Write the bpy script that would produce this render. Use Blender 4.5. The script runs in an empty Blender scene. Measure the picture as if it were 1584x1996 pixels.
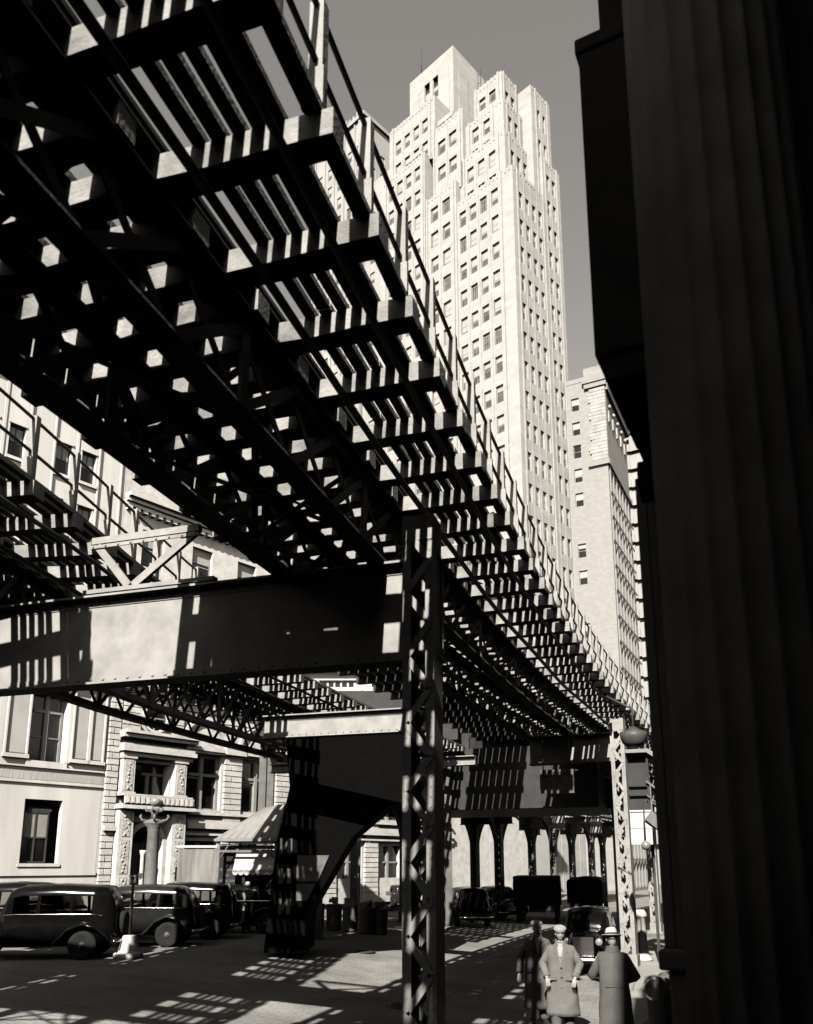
import bpy, bmesh, math, random
from mathutils import Vector, Matrix, Euler
random.seed(7)
R = math.radians
SC = bpy.context.scene
COL = SC.collection

# ------------------------------------------------------------------ helpers
class MB:
    """collects shapes; build() links them as ONE mesh object"""
    def __init__(s): s.v = []; s.f = []; s.m = []; s.sm = []; s.cuts = []
    def cut(s): s.cuts.append((len(s.v), len(s.f)))         # begins the next separate piece
    def add(s, vs, fs, mi=0, smooth=False):
        o = len(s.v); s.v += [tuple(v) for v in vs]
        for f in fs:
            s.f.append(tuple(i + o for i in f)); s.m.append(mi); s.sm.append(smooth)
    def box(s, x0, x1, y0, y1, z0, z1, mi=0):
        if x0 > x1: x0, x1 = x1, x0
        if y0 > y1: y0, y1 = y1, y0
        v = [(x0,y0,z0),(x1,y0,z0),(x1,y1,z0),(x0,y1,z0),(x0,y0,z1),(x1,y0,z1),(x1,y1,z1),(x0,y1,z1)]
        s.add(v, [(0,3,2,1),(4,5,6,7),(0,1,5,4),(1,2,6,5),(2,3,7,6),(3,0,4,7)], mi)
    def beam(s, p, q, w, h, mi=0, up=(0,0,1), ext=0.0):
        p = Vector(p); q = Vector(q); d = (q - p)
        if d.length < 1e-6: return
        d.normalize(); p = p - d*ext; q = q + d*ext
        u = Vector(up)
        if abs(d.dot(u)) > .98: u = Vector((0,1,0))
        r = d.cross(u).normalized(); u = r.cross(d).normalized()
        r = r*w/2; u = u*h/2
        v = [p-r-u, p+r-u, p+r+u, p-r+u, q-r-u, q+r-u, q+r+u, q-r+u]
        s.add(v, [(0,1,2,3),(7,6,5,4),(0,4,5,1),(1,5,6,2),(2,6,7,3),(3,7,4,0)], mi)
    def sweep(s, ring_list, mi=0, smooth=True, caps=True, closed=True):
        n = len(ring_list[0]); o = len(s.v); fs = []
        vs = [p for r in ring_list for p in r]
        m = n if closed else n-1
        for i in range(len(ring_list)-1):
            for j in range(m):
                a = i*n + j; b = i*n + (j+1) % n
                fs.append((a, b, b+n, a+n))
        if caps and closed:
            fs.append(tuple(range(n-1, -1, -1))); k = (len(ring_list)-1)*n
            fs.append(tuple(k+i for i in range(n)))
        s.add(vs, fs, mi, smooth)
    def tube(s, pts, rad, n=10, mi=0, smooth=True, flat=1.0):
        pts = [Vector(p) for p in pts]
        if not hasattr(rad, '__len__'): rad = [rad]*len(pts)
        rings = []; prev = None
        for i, p in enumerate(pts):
            d = (pts[min(i+1, len(pts)-1)] - pts[max(i-1, 0)]).normalized()
            if prev is None:
                a = Vector((0,0,1)) if abs(d.z) < .9 else Vector((0,1,0))
                x = d.cross(a).normalized()
            else:
                x = (prev - d*prev.dot(d)).normalized()
            prev = x; y = d.cross(x)
            rings.append([p + (x*math.cos(t) + y*math.sin(t)*flat)*rad[i] for t in [2*math.pi*k/n for k in range(n)]])
        s.sweep(rings, mi, smooth)
    def lathe(s, prof, n=20, c=(0,0,0), mi=0, smooth=True, axis='z'):
        rings = []
        for r, z in prof:
            ring = []
            for k in range(n):
                t = 2*math.pi*k/n; a, b = r*math.cos(t), r*math.sin(t)
                p = (a, b, z) if axis == 'z' else ((z, a, b) if axis == 'x' else (b, z, a))
                ring.append((p[0]+c[0], p[1]+c[1], p[2]+c[2]))
            rings.append(ring)
        s.sweep(rings, mi, smooth)
    def ball(s, c, r, n=14, mi=0, sc=(1,1,1)):
        prof = []
        rings = []
        for i in range(n//2+1):
            ph = math.pi*i/(n//2); rr = max(math.sin(ph), .002)
            rings.append([(c[0]+r*sc[0]*rr*math.cos(2*math.pi*k/n), c[1]+r*sc[1]*rr*math.sin(2*math.pi*k/n), c[2]-r*sc[2]*math.cos(ph)) for k in range(n)])
        s.sweep(rings, mi, True)
    def quad(s, a, b, c, d, mi=0): s.add([a,b,c,d], [(0,1,2,3)], mi)
    def prism(s, poly, y0, y1, mi=0, plane='xz'):
        n = len(poly)
        f = {'xz': lambda p, t: (p[0], t, p[1]), 'yz': lambda p, t: (t, p[0], p[1]), 'xy': lambda p, t: (p[0], p[1], t)}[plane]
        vs = [f(p, y0) for p in poly] + [f(p, y1) for p in poly]
        s.add(vs, [tuple(range(n)), tuple(range(2*n-1, n-1, -1))] + [(i, i+n, (i+1) % n + n, (i+1) % n) for i in range(n)], mi)
    def facade(s, a0, a1, z0, z1, holes, mp, depth=.25, mi=0, mr=None):
        """wall with rectangular holes; mp(a, z, d) gives the 3-D point, d = depth inwards"""
        if mr is None: mr = mi
        xs = sorted(set([a0, a1] + [round(v, 4) for h in holes for v in h[:2]])); zs = sorted(set([z0, z1] + [round(v, 4) for h in holes for v in h[2:4]]))
        H = {}
        for i in range(len(xs)-1):
            j = 0
            while j < len(zs)-1:
                cx, cz = (xs[i]+xs[i+1])/2, (zs[j]+zs[j+1])/2
                inside = any(h[0] < cx < h[1] and h[2] < cz < h[3] for h in holes)
                if not inside:
                    s.quad(mp(xs[i],zs[j],0), mp(xs[i+1],zs[j],0), mp(xs[i+1],zs[j+1],0), mp(xs[i],zs[j+1],0), mi)
                j += 1
        for h in holes:
            x0, x1, y0, y1 = h[:4]; d = h[4] if len(h) > 4 else depth
            c = [(x0,y0),(x1,y0),(x1,y1),(x0,y1)]
            for k in range(4):
                p, q = c[k], c[(k+1) % 4]
                s.quad(mp(p[0],p[1],0), mp(p[0],p[1],d), mp(q[0],q[1],d), mp(q[0],q[1],0), mr)
    def mesh(s, name, mats):
        me = bpy.data.meshes.new(name)
        me.from_pydata(s.v, [], s.f)
        for m in (mats if isinstance(mats, (list, tuple)) else [mats]): me.materials.append(m)
        me.polygons.foreach_set('material_index', s.m)
        me.polygons.foreach_set('use_smooth', s.sm)
        bm = bmesh.new(); bm.from_mesh(me); bmesh.ops.recalc_face_normals(bm, faces=bm.faces); bm.to_mesh(me); bm.free()
        me.update(); return me
    def build_pieces(s, name, mats, parent=None, loc=None, rz=0, bevel=0):
        cs = sorted(set([(0,0)] + s.cuts + [(len(s.v), len(s.f))])); out = []
        for (v0, f0), (v1, f1) in zip(cs, cs[1:]):
            if f1 == f0: continue
            p = MB(); p.v = s.v[v0:v1]; p.f = [tuple(i-v0 for i in f) for f in s.f[f0:f1]]; p.m = s.m[f0:f1]; p.sm = s.sm[f0:f1]
            out.append(p.build(name, mats, parent, loc, rz, bevel))
        return out
    def build(s, name, mats, parent=None, loc=None, rz=0, bevel=0):
        o = link(name, s.mesh(name, mats), parent)
        if loc: o.location = loc
        o.rotation_euler.z = rz
        if bevel:
            b = o.modifiers.new('bevel', 'BEVEL'); b.width = bevel; b.segments = 2; b.limit_method = 'ANGLE'
        return o
    def add_tf(s, other, mt):
        o = len(s.v); s.v += [tuple(mt @ Vector(v)) for v in other.v]
        s.f += [tuple(i+o for i in f) for f in other.f]; s.m += other.m; s.sm += other.sm

def link(name, data, parent=None):
    o = bpy.data.objects.new(name, data); COL.objects.link(o)
    if parent: o.parent = parent
    return o
def tag(o, label=None, cat=None, group=None, kind=None):
    if label: o['label'] = label
    if cat: o['category'] = cat
    if group: o['group'] = group
    if kind: o['kind'] = kind
    return o
def thing(name, label, cat, loc=(0,0,0), rz=0, group=None):
    o = link(name, None); o.location = loc; o.rotation_euler.z = rz; o.empty_display_size = .2
    return tag(o, label, cat, group)
def dup(root, loc, rz, label, group=None):
    r = root.copy(); COL.objects.link(r); r.location = loc; r.rotation_euler.z = rz; r['label'] = label
    if group: r['group'] = group
    for ch in list(root.children):
        c = ch.copy(); COL.objects.link(c); c.parent = r
        for g in list(ch.children):
            d = g.copy(); COL.objects.link(d); d.parent = c
    return r
def text(body, name, size, mat, parent, loc, rot, ext=.006, align='CENTER'):
    cu = bpy.data.curves.new(name, 'FONT'); cu.body = body; cu.size = size; cu.align_x = align; cu.align_y = 'CENTER'; cu.extrude = ext
    t = bpy.data.objects.new(name, cu); COL.objects.link(t); bpy.context.view_layer.update()
    me = bpy.data.meshes.new_from_object(t.evaluated_get(bpy.context.evaluated_depsgraph_get()))
    bpy.data.objects.remove(t); me.materials.clear(); me.materials.append(mat)
    o = link(name, me, parent); o.location = loc; o.rotation_euler = rot
    return o

# ------------------------------------------------------------------ materials
TINT = (1.0, .957, .885)
KA = .5
def mat(name, val, rough=.85, nscale=3.0, amp=.25, bump=.0, bscale=None, spec=.2, metal=0.0, streak=False, brick=None, coat=0):
    if metal == 0: val *= KA
    m = bpy.data.materials.new(name); m.use_nodes = True; nt = m.node_tree; N = nt.nodes; L = nt.links
    b = N['Principled BSDF']; b.inputs['Roughness'].default_value = rough; b.inputs['Metallic'].default_value = metal
    b.inputs['Specular IOR Level'].default_value = spec
    if coat: b.inputs['Coat Weight'].default_value = coat
    tc = N.new('ShaderNodeTexCoord'); mp = N.new('ShaderNodeMapping'); L.new(tc.outputs['Object'], mp.inputs['Vector'])
    if streak: mp.inputs['Scale'].default_value = (1,1,.12)
    no = N.new('ShaderNodeTexNoise'); no.inputs['Scale'].default_value = nscale; no.inputs['Detail'].default_value = 6; no.inputs['Roughness'].default_value = .62
    L.new(mp.outputs['Vector'], no.inputs['Vector'])
    cr = N.new('ShaderNodeValToRGB'); lo = max(val*(1-amp), .002); hi = min(val*(1+amp), .95)
    cr.color_ramp.elements[0].position = .3; cr.color_ramp.elements[1].position = .7
    cr.color_ramp.elements[0].color = (lo*TINT[0], lo*TINT[1], lo*TINT[2], 1); cr.color_ramp.elements[1].color = (hi*TINT[0], hi*TINT[1], hi*TINT[2], 1)
    L.new(no.outputs['Fac'], cr.inputs['Fac']); out = cr.outputs['Color']; hsrc = no.outputs['Fac']
    if brick:
        bw, bh, mort, dark = brick[:4]
        sx = N.new('ShaderNodeSeparateXYZ'); L.new(tc.outputs['Object'], sx.inputs[0])
        ad = N.new('ShaderNodeMath'); L.new(sx.outputs['X'], ad.inputs[0]); L.new(sx.outputs['Y'], ad.inputs[1])
        cb = N.new('ShaderNodeCombineXYZ'); 
        if len(brick) > 4: L.new(sx.outputs['X'], cb.inputs['X']); L.new(sx.outputs['Y'], cb.inputs['Y'])
        else: L.new(ad.outputs[0], cb.inputs['X']); L.new(sx.outputs['Z'], cb.inputs['Y'])
        bt = N.new('ShaderNodeTexBrick'); bt.inputs['Scale'].default_value = 1; bt.inputs['Brick Width'].default_value = bw; bt.inputs['Row Height'].default_value = bh
        bt.inputs['Mortar Size'].default_value = mort; bt.inputs['Color1'].default_value = (1,1,1,1); bt.inputs['Color2'].default_value = (.86,.86,.86,1); bt.inputs['Mortar'].default_value = (dark,dark,dark,1)
        L.new(cb.outputs[0], bt.inputs['Vector'])
        mx = N.new('ShaderNodeMix'); mx.data_type = 'RGBA'; mx.blend_type = 'MULTIPLY'; mx.inputs['Factor'].default_value = 1
        L.new(out, mx.inputs['A']); L.new(bt.outputs['Color'], mx.inputs['B']); out = mx.outputs['Result']
    L.new(out, b.inputs['Base Color'])
    if bump:
        n2 = N.new('ShaderNodeTexNoise'); n2.inputs['Scale'].default_value = bscale or nscale*8; n2.inputs['Detail'].default_value = 5; L.new(mp.outputs['Vector'], n2.inputs['Vector'])
        bp = N.new('ShaderNodeBump'); bp.inputs['Strength'].default_value = bump; bp.inputs['Distance'].default_value = .02
        L.new(n2.outputs['Fac'], bp.inputs['Height']); L.new(bp.outputs['Normal'], b.inputs['Normal'])
    return m
M = dict(
 road = mat('road', .34, .9, .55, .34, .5, 14, brick=(.34,.17,.016,.68,'xy')),
 pave = mat('pavement', .42, .9, 1.2, .15, .3, 20, brick=(1.6,1.2,.02,.55,'xy')),
 steel = mat('painted_steel', .42, .8, 2.5, .22, .15, 40, spec=.05),
 steeld = mat('sooty_steel', .16, .7, 2.5, .3, .15, 40),  # darker copy of the steel, shade on far columns put into colour
 rail = mat('rail_steel', .12, .5, 4, .3),
 timber = mat('weathered_timber', .36, .95, 2.2, .45, .6, 30),
 post = mat('painted_timber', .42, .8, 3, .2, .3, 30),
 iron = mat('dark_iron', .06, .6, 5, .4, .2),
 castiron = mat('grey_cast_iron', .2, .6, 4, .25, .2),
 tower = mat('pale_limestone', .56, .9, .35, .06, .2, 3, brick=(1.3,.62,.012,.88)),
 stoneA = mat('smooth_limestone', .84, .9, .8, .16, .2, 12, streak=True),
 stoneA2 = mat('panel_stone', .62, .9, 1.2, .10, .15, 14),
 stoneB = mat('carved_sandstone', .78, .92, 1.8, .22, .5, 14),
 relief = mat('carved_relief', .62, .95, 9, .5, 1.0, 16),
 brickB = mat('pale_brick', .42, .92, 1.6, .07, .2, 6, brick=(.5,.16,.012,.8)),
 quoin = mat('rough_quoin_stone', .46, .95, 1.2, .25, .8, 5),
 stoneC = mat('sunny_stone', .52, .9, .8, .12, .2, 10, brick=(1.1,.45,.02,.75)),
 shop = mat('shopfront_timber', .05, .7, 2, .3),
 far = mat('far_masonry', .48, .9, .25, .12),
 faro = mat('far_masonry_grey', .36, .9, .25, .15),
 soot = mat('soot_crust', .03, 1.0, 1.5, .3, .2, 10, spec=.0),  # darker copy of the granite, entablature's shade put into its colour
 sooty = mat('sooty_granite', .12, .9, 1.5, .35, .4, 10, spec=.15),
 frame = mat('window_frame', .40, .6, 3, .12),
 framed = mat('dark_frame', .08, .6, 3, .2),
 glassf = mat('hazed_glass', .14, .2, 1.5, .6, spec=.4),  # paler glass colour stands in for reflected sky
 glass = mat('dark_glass', .012, .12, 1.5, .4, spec=.5),
 blind = mat('pale_blind', .5, .8, 2, .15),
 blindd = mat('grey_blind', .4, .8, 2, .2),
 roofm = mat('seamed_metal_roof', .30, .6, 2.5, .15),
 board = mat('weathered_board', .26, .9, 3.5, .45, .3, streak=True),
 signd = mat('dark_sign', .02, .6, 3, .3),
 clear = mat('clear_glass', .9, .02, 3, .05),
 tar = mat('tarred_boards', .005, .95, 9, .2, spec=.02),  # near-black even tone for the stair screen
 letter = mat('sign_lettering', .24, .8, 6, .3),
 paper = mat('poster_paper', .17, .9, 6, .35),
 awning = mat('pale_canvas', .55, .9, 3, .08),
 white = mat('white_paint', .66, .6, 4, .12, .1),
 glassw = mat('opal_glass', .30, .3, 4, .1, spec=.5),
 carp = mat('black_lacquer', .006, .13, 3, .3, spec=.12),
 carg = mat('grey_lacquer', .022, .18, 3, .2, spec=.2),
 chrome = mat('nickel_plate', .55, .22, 5, .1, metal=1.0),
 tyre = mat('tyre_rubber', .02, .9, 6, .3),
 wheelm = mat('wheel_enamel', .10, .5, 5, .2),
 canvas = mat('truck_canvas', .022, .9, 2, .3),
 skin = mat('skin', .42, .6, 8, .10),
 hair = mat('hair', .03, .7, 20, .3),
 coatg = mat('grey_wool', .19, .95, 5, .16, .15, 300),
 coatd = mat('dark_wool', .13, .95, 5, .2, .15, 300),
 coath = mat('charcoal_wool', .12, .95, 5, .14, .15, 300),
 cap = mat('tweed_cap', .38, .95, 40, .3, .3, 160),
 felt = mat('felt_hat', .70, .95, 10, .15),
 band = mat('hat_band', .05, .8, 10, .1),
 shirt = mat('white_shirt', .44, .9, 10, .08),
 trouser = mat('trousers', .13, .95, 14, .2),
 shoe = mat('shoe_leather', .03, .4, 8, .2),
 overall = mat('work_clothes', .10, .95, 10, .2),
 tin = mat('galvanised_tin', .24, .55, 3, .3, .2),
 rag = mat('rubbish_paper', .36, .9, 8, .4),
)

_p = M['clear'].node_tree.nodes['Principled BSDF']; _p.inputs['Transmission Weight'].default_value = 1; _p.inputs['IOR'].default_value = 1.12
# ------------------------------------------------------------------ sky, sun, camera
EL = R(38); SX, SY = .04, -1.0
AZ = math.atan2(SX, SY)      # direction towards the sun
w = bpy.data.worlds.new('World'); SC.world = w; w.use_nodes = True
nt = w.node_tree; bg = nt.nodes['Background']
sky = nt.nodes.new('ShaderNodeTexSky'); sky.sky_type = 'NISHITA'; sky.sun_disc = False
sky.sun_elevation = EL; sky.sun_rotation = AZ; sky.air_density = 1.0; sky.dust_density = .7; sky.ozone_density = 1.0
bw = nt.nodes.new('ShaderNodeRGBToBW'); mx = nt.nodes.new('ShaderNodeMix'); mx.data_type = 'RGBA'; mx.blend_type = 'MULTIPLY'; mx.inputs['Factor'].default_value = 1
nt.links.new(sky.outputs['Color'], bw.inputs['Color']); nt.links.new(bw.outputs['Val'], mx.inputs['A']); mx.inputs['B'].default_value = (1.0, .953, .895, 1)
nt.links.new(mx.outputs['Result'], bg.inputs['Color']); bg.inputs['Strength'].default_value = .082
sl = bpy.data.lights.new('sun', 'SUN'); sl.energy = 5.0; sl.angle = R(.5); sl.color = (1.0, .97, .92)
so = link('sun', sl)
sd = Vector((SX, SY, 0)).normalized()*math.cos(EL) + Vector((0,0,math.sin(EL)))
so.rotation_euler = sd.to_track_quat('Z', 'Y').to_euler(); so.location = (0,-5,30)

F, TH, AL, CH = 1577., R(12.1), R(17.2), 2.8
cam = bpy.data.cameras.new('camera'); co = link('camera', cam); SC.camera = co
cam.sensor_fit = 'HORIZONTAL'; cam.sensor_width = 36; cam.lens = 36*F/1584; cam.shift_y = 349/1584; cam.clip_end = 3000; cam.clip_start = .05
cam.dof.use_dof = True; cam.dof.focus_distance = 24; cam.dof.aperture_fstop = 2.6
co.location = (0,0,CH); co.rotation_euler = (R(90)+TH, 0, AL)
SC.view_settings.view_transform = 'Standard'; SC.view_settings.look = 'None'; SC.view_settings.exposure = 1.5; SC.view_settings.gamma = 1

SC.cycles.max_bounces = 6; SC.cycles.diffuse_bounces = 0; SC.cycles.glossy_bounces = 2

# ------------------------------------------------------------------ ground
def ss(t): t = max(0, min(1, t)); return t*t*(3-2*t)
def gz(x, y): return .5*ss((-6-x)/6)*(1-ss((y-31)/14))
b = MB()
xs = [-900,-400,-200,-120,-80,-60] + [-50+2*i for i in range(31)] + [16,24,40,80,160,400,900]
ys = [-60,-30,-15] + [-8+2*i for i in range(38)] + [75,90,120,160,220,400,900,1800]
vs = [(x,y,gz(x,y)) for y in ys for x in xs]; n = len(xs)
b.add(vs, [(j*n+i, j*n+i+1, (j+1)*n+i+1, (j+1)*n+i) for j in range(len(ys)-1) for i in range(n-1)], 0, True)
tag(b.build('road', M['road']), kind='structure')
b = MB(); kl = [(-1.12,-20),(-1.12,30),(1.2,40),(4.5,58),(9,85)]
poly = kl + [(14,85),(14,-20)]
b.prism(poly, -.05, .12, plane='xy'); tag(b.build('pavement', M['pave'], bevel=.02), kind='structure')
b = MB(); b.prism([(-40,-4.6),(-26.6,14.5),(-16,38.4),(-20.9,40.6),(-44,-2)], .3, .62, plane='xy'); tag(b.build('pavement_by_the_square', M['pave'], bevel=.02), kind='structure')
b = MB(); b.prism([(-20.7,46.3),(-15.6,52.6),(-16.4,53.2),(-21.5,47.0)], -.05, .16, plane='xy'); tag(b.build('kerb_strip', M['pave'], bevel=.02), kind='structure')

# ------------------------------------------------------------------ the elevated railway
class Path:
    def __init__(s, pts):
        s.p = pts; s.cum = [0]
        for a, b in zip(pts, pts[1:]): s.cum.append(s.cum[-1] + math.hypot(b[0]-a[0], b[1]-a[1]))
    def at(s, d, o=0, z=0):
        d = max(0, min(s.cum[-1]-1e-4, d)); lo, hi = 0, len(s.cum)-1
        while hi-lo > 1:
            m = (lo+hi)//2
            if s.cum[m] <= d: lo = m
            else: hi = m
        a, b = s.p[lo], s.p[lo+1]; t = (d-s.cum[lo])/(s.cum[lo+1]-s.cum[lo])
        h0 = s.head(lo); h1 = s.head(lo+1); h = h0 + (h1-h0)*t
        return Vector((a[0]+(b[0]-a[0])*t + o*math.cos(h), a[1]+(b[1]-a[1])*t - o*math.sin(h), z))
    def head(s, i):
        a = s.p[max(0, i-1)]; b = s.p[min(len(s.p)-1, i+1)]
        return math.atan2(b[0]-a[0], b[1]-a[1])
    def atY(s, y):
        for i in range(len(s.p)-1):
            if s.p[i][1] <= y <= s.p[i+1][1]: return s.cum[i] + (y-s.p[i][1])/(s.p[i+1][1]-s.p[i][1])*(s.cum[i+1]-s.cum[i])
        return s.cum[-1]
def near_pts():
    out = []; x, y, h = -3.14, -4.0, 0.0
    while y < 75:
        out.append((x, y))
        if y > 6 and h < R(10.5): h += .5/121.7
        x += .5*math.sin(h); y += .5*math.cos(h)
    return out
def catmull(P, step=12):
    out = []
    for i in range(len(P)-1):
        p0 = P[max(0,i-1)]; p1 = P[i]; p2 = P[i+1]; p3 = P[min(len(P)-1,i+2)]
        for k in range(step):
            t = k/step
            out.append(tuple(.5*((2*p1[c]) + (-p0[c]+p2[c])*t + (2*p0[c]-5*p1[c]+4*p2[c]-p3[c])*t*t + (-p0[c]+3*p1[c]-3*p2[c]+p3[c])*t**3) for c in (0,1)))
    out.append(P[-1]); return out
GL = [(-9.2,1.5),(-9.75,5.5),(-10.15,8.35),(-10.5,10.3),(-11.0,13.1),(-11.25,15.3),(-11.3,17.8),(-11.3,21),(-11.05,25.5),(-10.5,31),(-9.9,38),(-8.4,45),(-6.8,52),(-4.6,63),(-2,76)]
NP = Path(near_pts())
LS = Path(catmull(GL)); LP = Path([(x/1.25, y/1.25) for x, y in LS.p])
ZT0, ZT1, ZP = 6.60, 6.765, 6.815
def strip(b, P, d0, d1, o0, o1, z0, z1, step=.6, jit=0.0):
    n = max(2, int((d1-d0)/step)); rings = []
    for i in range(n+1):
        d = d0 + (d1-d0)*i/n; j = random.uniform(-jit, jit)
        a = P.at(d, o0+j); c = P.at(d, o1+j)
        rings.append([(a.x,a.y,z0),(c.x,c.y,z0),(c.x,c.y,z1),(a.x,a.y,z1)])
    b.sweep(rings, 0, False)
def lattice(b, P, d0, d1, o, z0, z1, panel=.80):
    strip(b, P, d0, d1, o-.10, o+.10, z0, z0+.018); strip(b, P, d0, d1, o-.10, o+.10, z1-.018, z1)
    strip(b, P, d0, d1, o-.012, o+.012, z0+.018, z0+.13); strip(b, P, d0, d1, o-.012, o+.012, z1-.13, z1-.018)
    n = int((d1-d0)/panel)
    for i in range(n):
        a = d0 + (d1-d0)*i/n; c = d0 + (d1-d0)*(i+1)/n
        pa, pc = P.at(a, o+.02), P.at(c, o+.02); qa, qc = P.at(a, o-.02), P.at(c, o-.02)
        b.beam((pa.x,pa.y,z0+.08), (pc.x,pc.y,z1-.08), .012, .075); b.beam((qa.x,qa.y,z1-.08), (qc.x,qc.y,z0+.08), .012, .075)
        if i % 3 == 0:
            b.beam((pa.x,pa.y,z0+.02), (pa.x,pa.y,z1-.02), .10, .03, up=(P.at(a,1)-P.at(a,0)).normalized())
        m = P.at((a+c)/2, o)
    for i in range(n*4):                                     # rivet heads under the flange
        d = d0 + (d1-d0)*i/(n*4); q = P.at(d, o+(.06 if i % 2 else -.06)); b.box(q.x-.015,q.x+.015,q.y-.015,q.y+.015,z0-.012,z0)

K = 1.25                                                     # the decks ride on top of the cross girders
def deck(root, P, d0, d1, dn, rail_to=99, zb=5.808, og=.54, oR=1.70):
    """ties, planks, rails, guard timbers, girders and railing of one track; dn = ties built one by one up to here"""
    k = 0; far = MB(); cnt = 0; tg = {}
    d = d0
    while d < d1:
        long_ = (k % 2 == 0)
        o0, o1 = (-1.72, oR) if long_ else (-1.28, .66)
        o0 += random.uniform(-.03,.03); o1 += random.uniform(-.02,.02)
        wv = .175 + random.uniform(-.015,.02); a = P.at(d, o0); c = P.at(d, o1); zz = (ZT0+ZT1)/2 + random.uniform(-.006,.006)
        t = MB() if (cnt < 100 and d > dn) else far
        hd = (c-a).normalized(); fw = Vector((-hd.y, hd.x, 0))
        nseg = 9; rings = []
        for i in range(nseg+1):
            q = a + (c-a)*i/nseg; e1 = random.uniform(-.012,.012); e2 = random.uniform(-.008,.01)
            h0 = -.0825; h1 = .0825
            rings.append([tuple(q - fw*(wv/2+e1) + Vector((0,0,zz+h0))), tuple(q + fw*(wv/2+e2) + Vector((0,0,zz+h0))), tuple(q + fw*(wv/2+e2) + Vector((0,0,zz+h1))), tuple(q - fw*(wv/2+e1) + Vector((0,0,zz+h1)))])
        t.sweep(rings, 0, False)
        if t is not far: t.build('tie', M['timber'], root); cnt += 1
        if long_: tg[k] = d
        d += .385 + random.uniform(-.012,.012); k += 1
    if far.v: tag(far.build('tie', M['timber'], root), kind='stuff')
    pl = [(.86,.945),(.985,1.08),(1.115,1.195),(1.225,1.31),(1.345,1.43),(1.54,1.645),(.19,.55),(-.35,.03),(-.85,-.49),(-1.23,-.98),(-1.48,-1.26),(-1.70,-1.55)]
    if oR > 1.8: pl = pl + [(.555,.68),(.05,.16),(-.48,-.37),(-.97,-.87),(1.70,1.80),(1.85,oR-.03)]
    for a, c in pl:
        m = MB(); s = d0-.1
        while s < d1:
            e = min(s + random.choice([3.85,4.6,5.4]), d1)
            j = random.uniform(-.008,.008)
            strip(m, P, s, e-.02, a+j, c+j, ZP-.048, ZP+random.uniform(-.004,.006), .6, .004); s = e
        m.build('walkway_plank', M['timber'], root)
    for o in (-.60, .60):
        m = MB(); strip(m, P, d0, d1, o-.055, o+.055, ZT1, ZT1+.015); strip(m, P, d0, d1, o-.01, o+.01, ZT1+.015, ZT1+.10); strip(m, P, d0, d1, o-.033, o+.033, ZT1+.10, ZT1+.135)
        m.build('running_rail', M['rail'], root)
    for o in (-og, og):
        m = MB(); lattice(m, P, d0, d1, o, zb, 6.598); m.build('girder', M['steel'], root)
    m = MB()                                                 # lateral bracing under the deck
    d = d0
    while d < d1-1.9:
        p0, p1 = P.at(d, -.5), P.at(d+1.9, .5); m.beam((p0.x,p0.y,5.9),(p1.x,p1.y,5.9),.06,.012); p0, p1 = P.at(d, .5), P.at(d+1.9, -.5); m.beam((p0.x,p0.y,5.94),(p1.x,p1.y,5.94),.06,.012)
        p0, p1 = P.at(d, -.5), P.at(d, .5); m.beam((p0.x,p0.y,5.95),(p1.x,p1.y,6.5),.07,.012); m.beam((p0.x,p0.y,6.5),(p1.x,p1.y,5.95),.07,.012)
        d += 1.9
    m.build('bracing', M['steel'], root)
    ks = list(tg.values()); npost = 0
    postfar = MB(); o = oR-.12
    for d in ks:
        if d > rail_to: break
        p = P.at(d, o); m = MB() if npost < 60 else postfar
        hd = P.at(d, 1)-P.at(d, 0); fw = Vector((-hd.y, hd.x, 0))
        m.beam((p.x,p.y,ZT1+.002), (p.x,p.y,7.57), .085, .075, up=tuple(fw)); m.beam(tuple(p-fw*.055+Vector((0,0,ZT1+.05))), tuple(p-fw*.055+Vector((0,0,ZT1+.30))), .13, .03, up=tuple(fw))
        if m is not postfar: m.build('railing_post', M['post'], root)
        npost += 1
    if postfar.v: tag(postfar.build('railing_post', M['post'], root), kind='stuff')
    for z in (7.53, 7.15):
        e_ = min(d1, rail_to); m = MB(); n = int((e_-d0)/.75); m.tube([P.at(d0+(e_-d0)*i/n, o-.0, z+ .004*math.sin(i*1.7)) for i in range(n+1)], .019, 6); m.build('handrail', M['iron'], root)
    m = MB(); n = int((d1-d0)/.75); m.tube([P.at(d0+(d1-d0)*i/n, oR-.25, 6.52+.012*math.sin(i*1.1)) for i in range(n+1)], .028, 6); m.build('cable', M['iron'], root)
    m = MB(); n = int((d1-d0)/.75); m.tube([P.at(d0+(d1-d0)*i/n, .92, 6.5+.02*math.sin(i*.9)) for i in range(n+1)], .035, 6); m.build('conduit', M['iron'], root)

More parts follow.
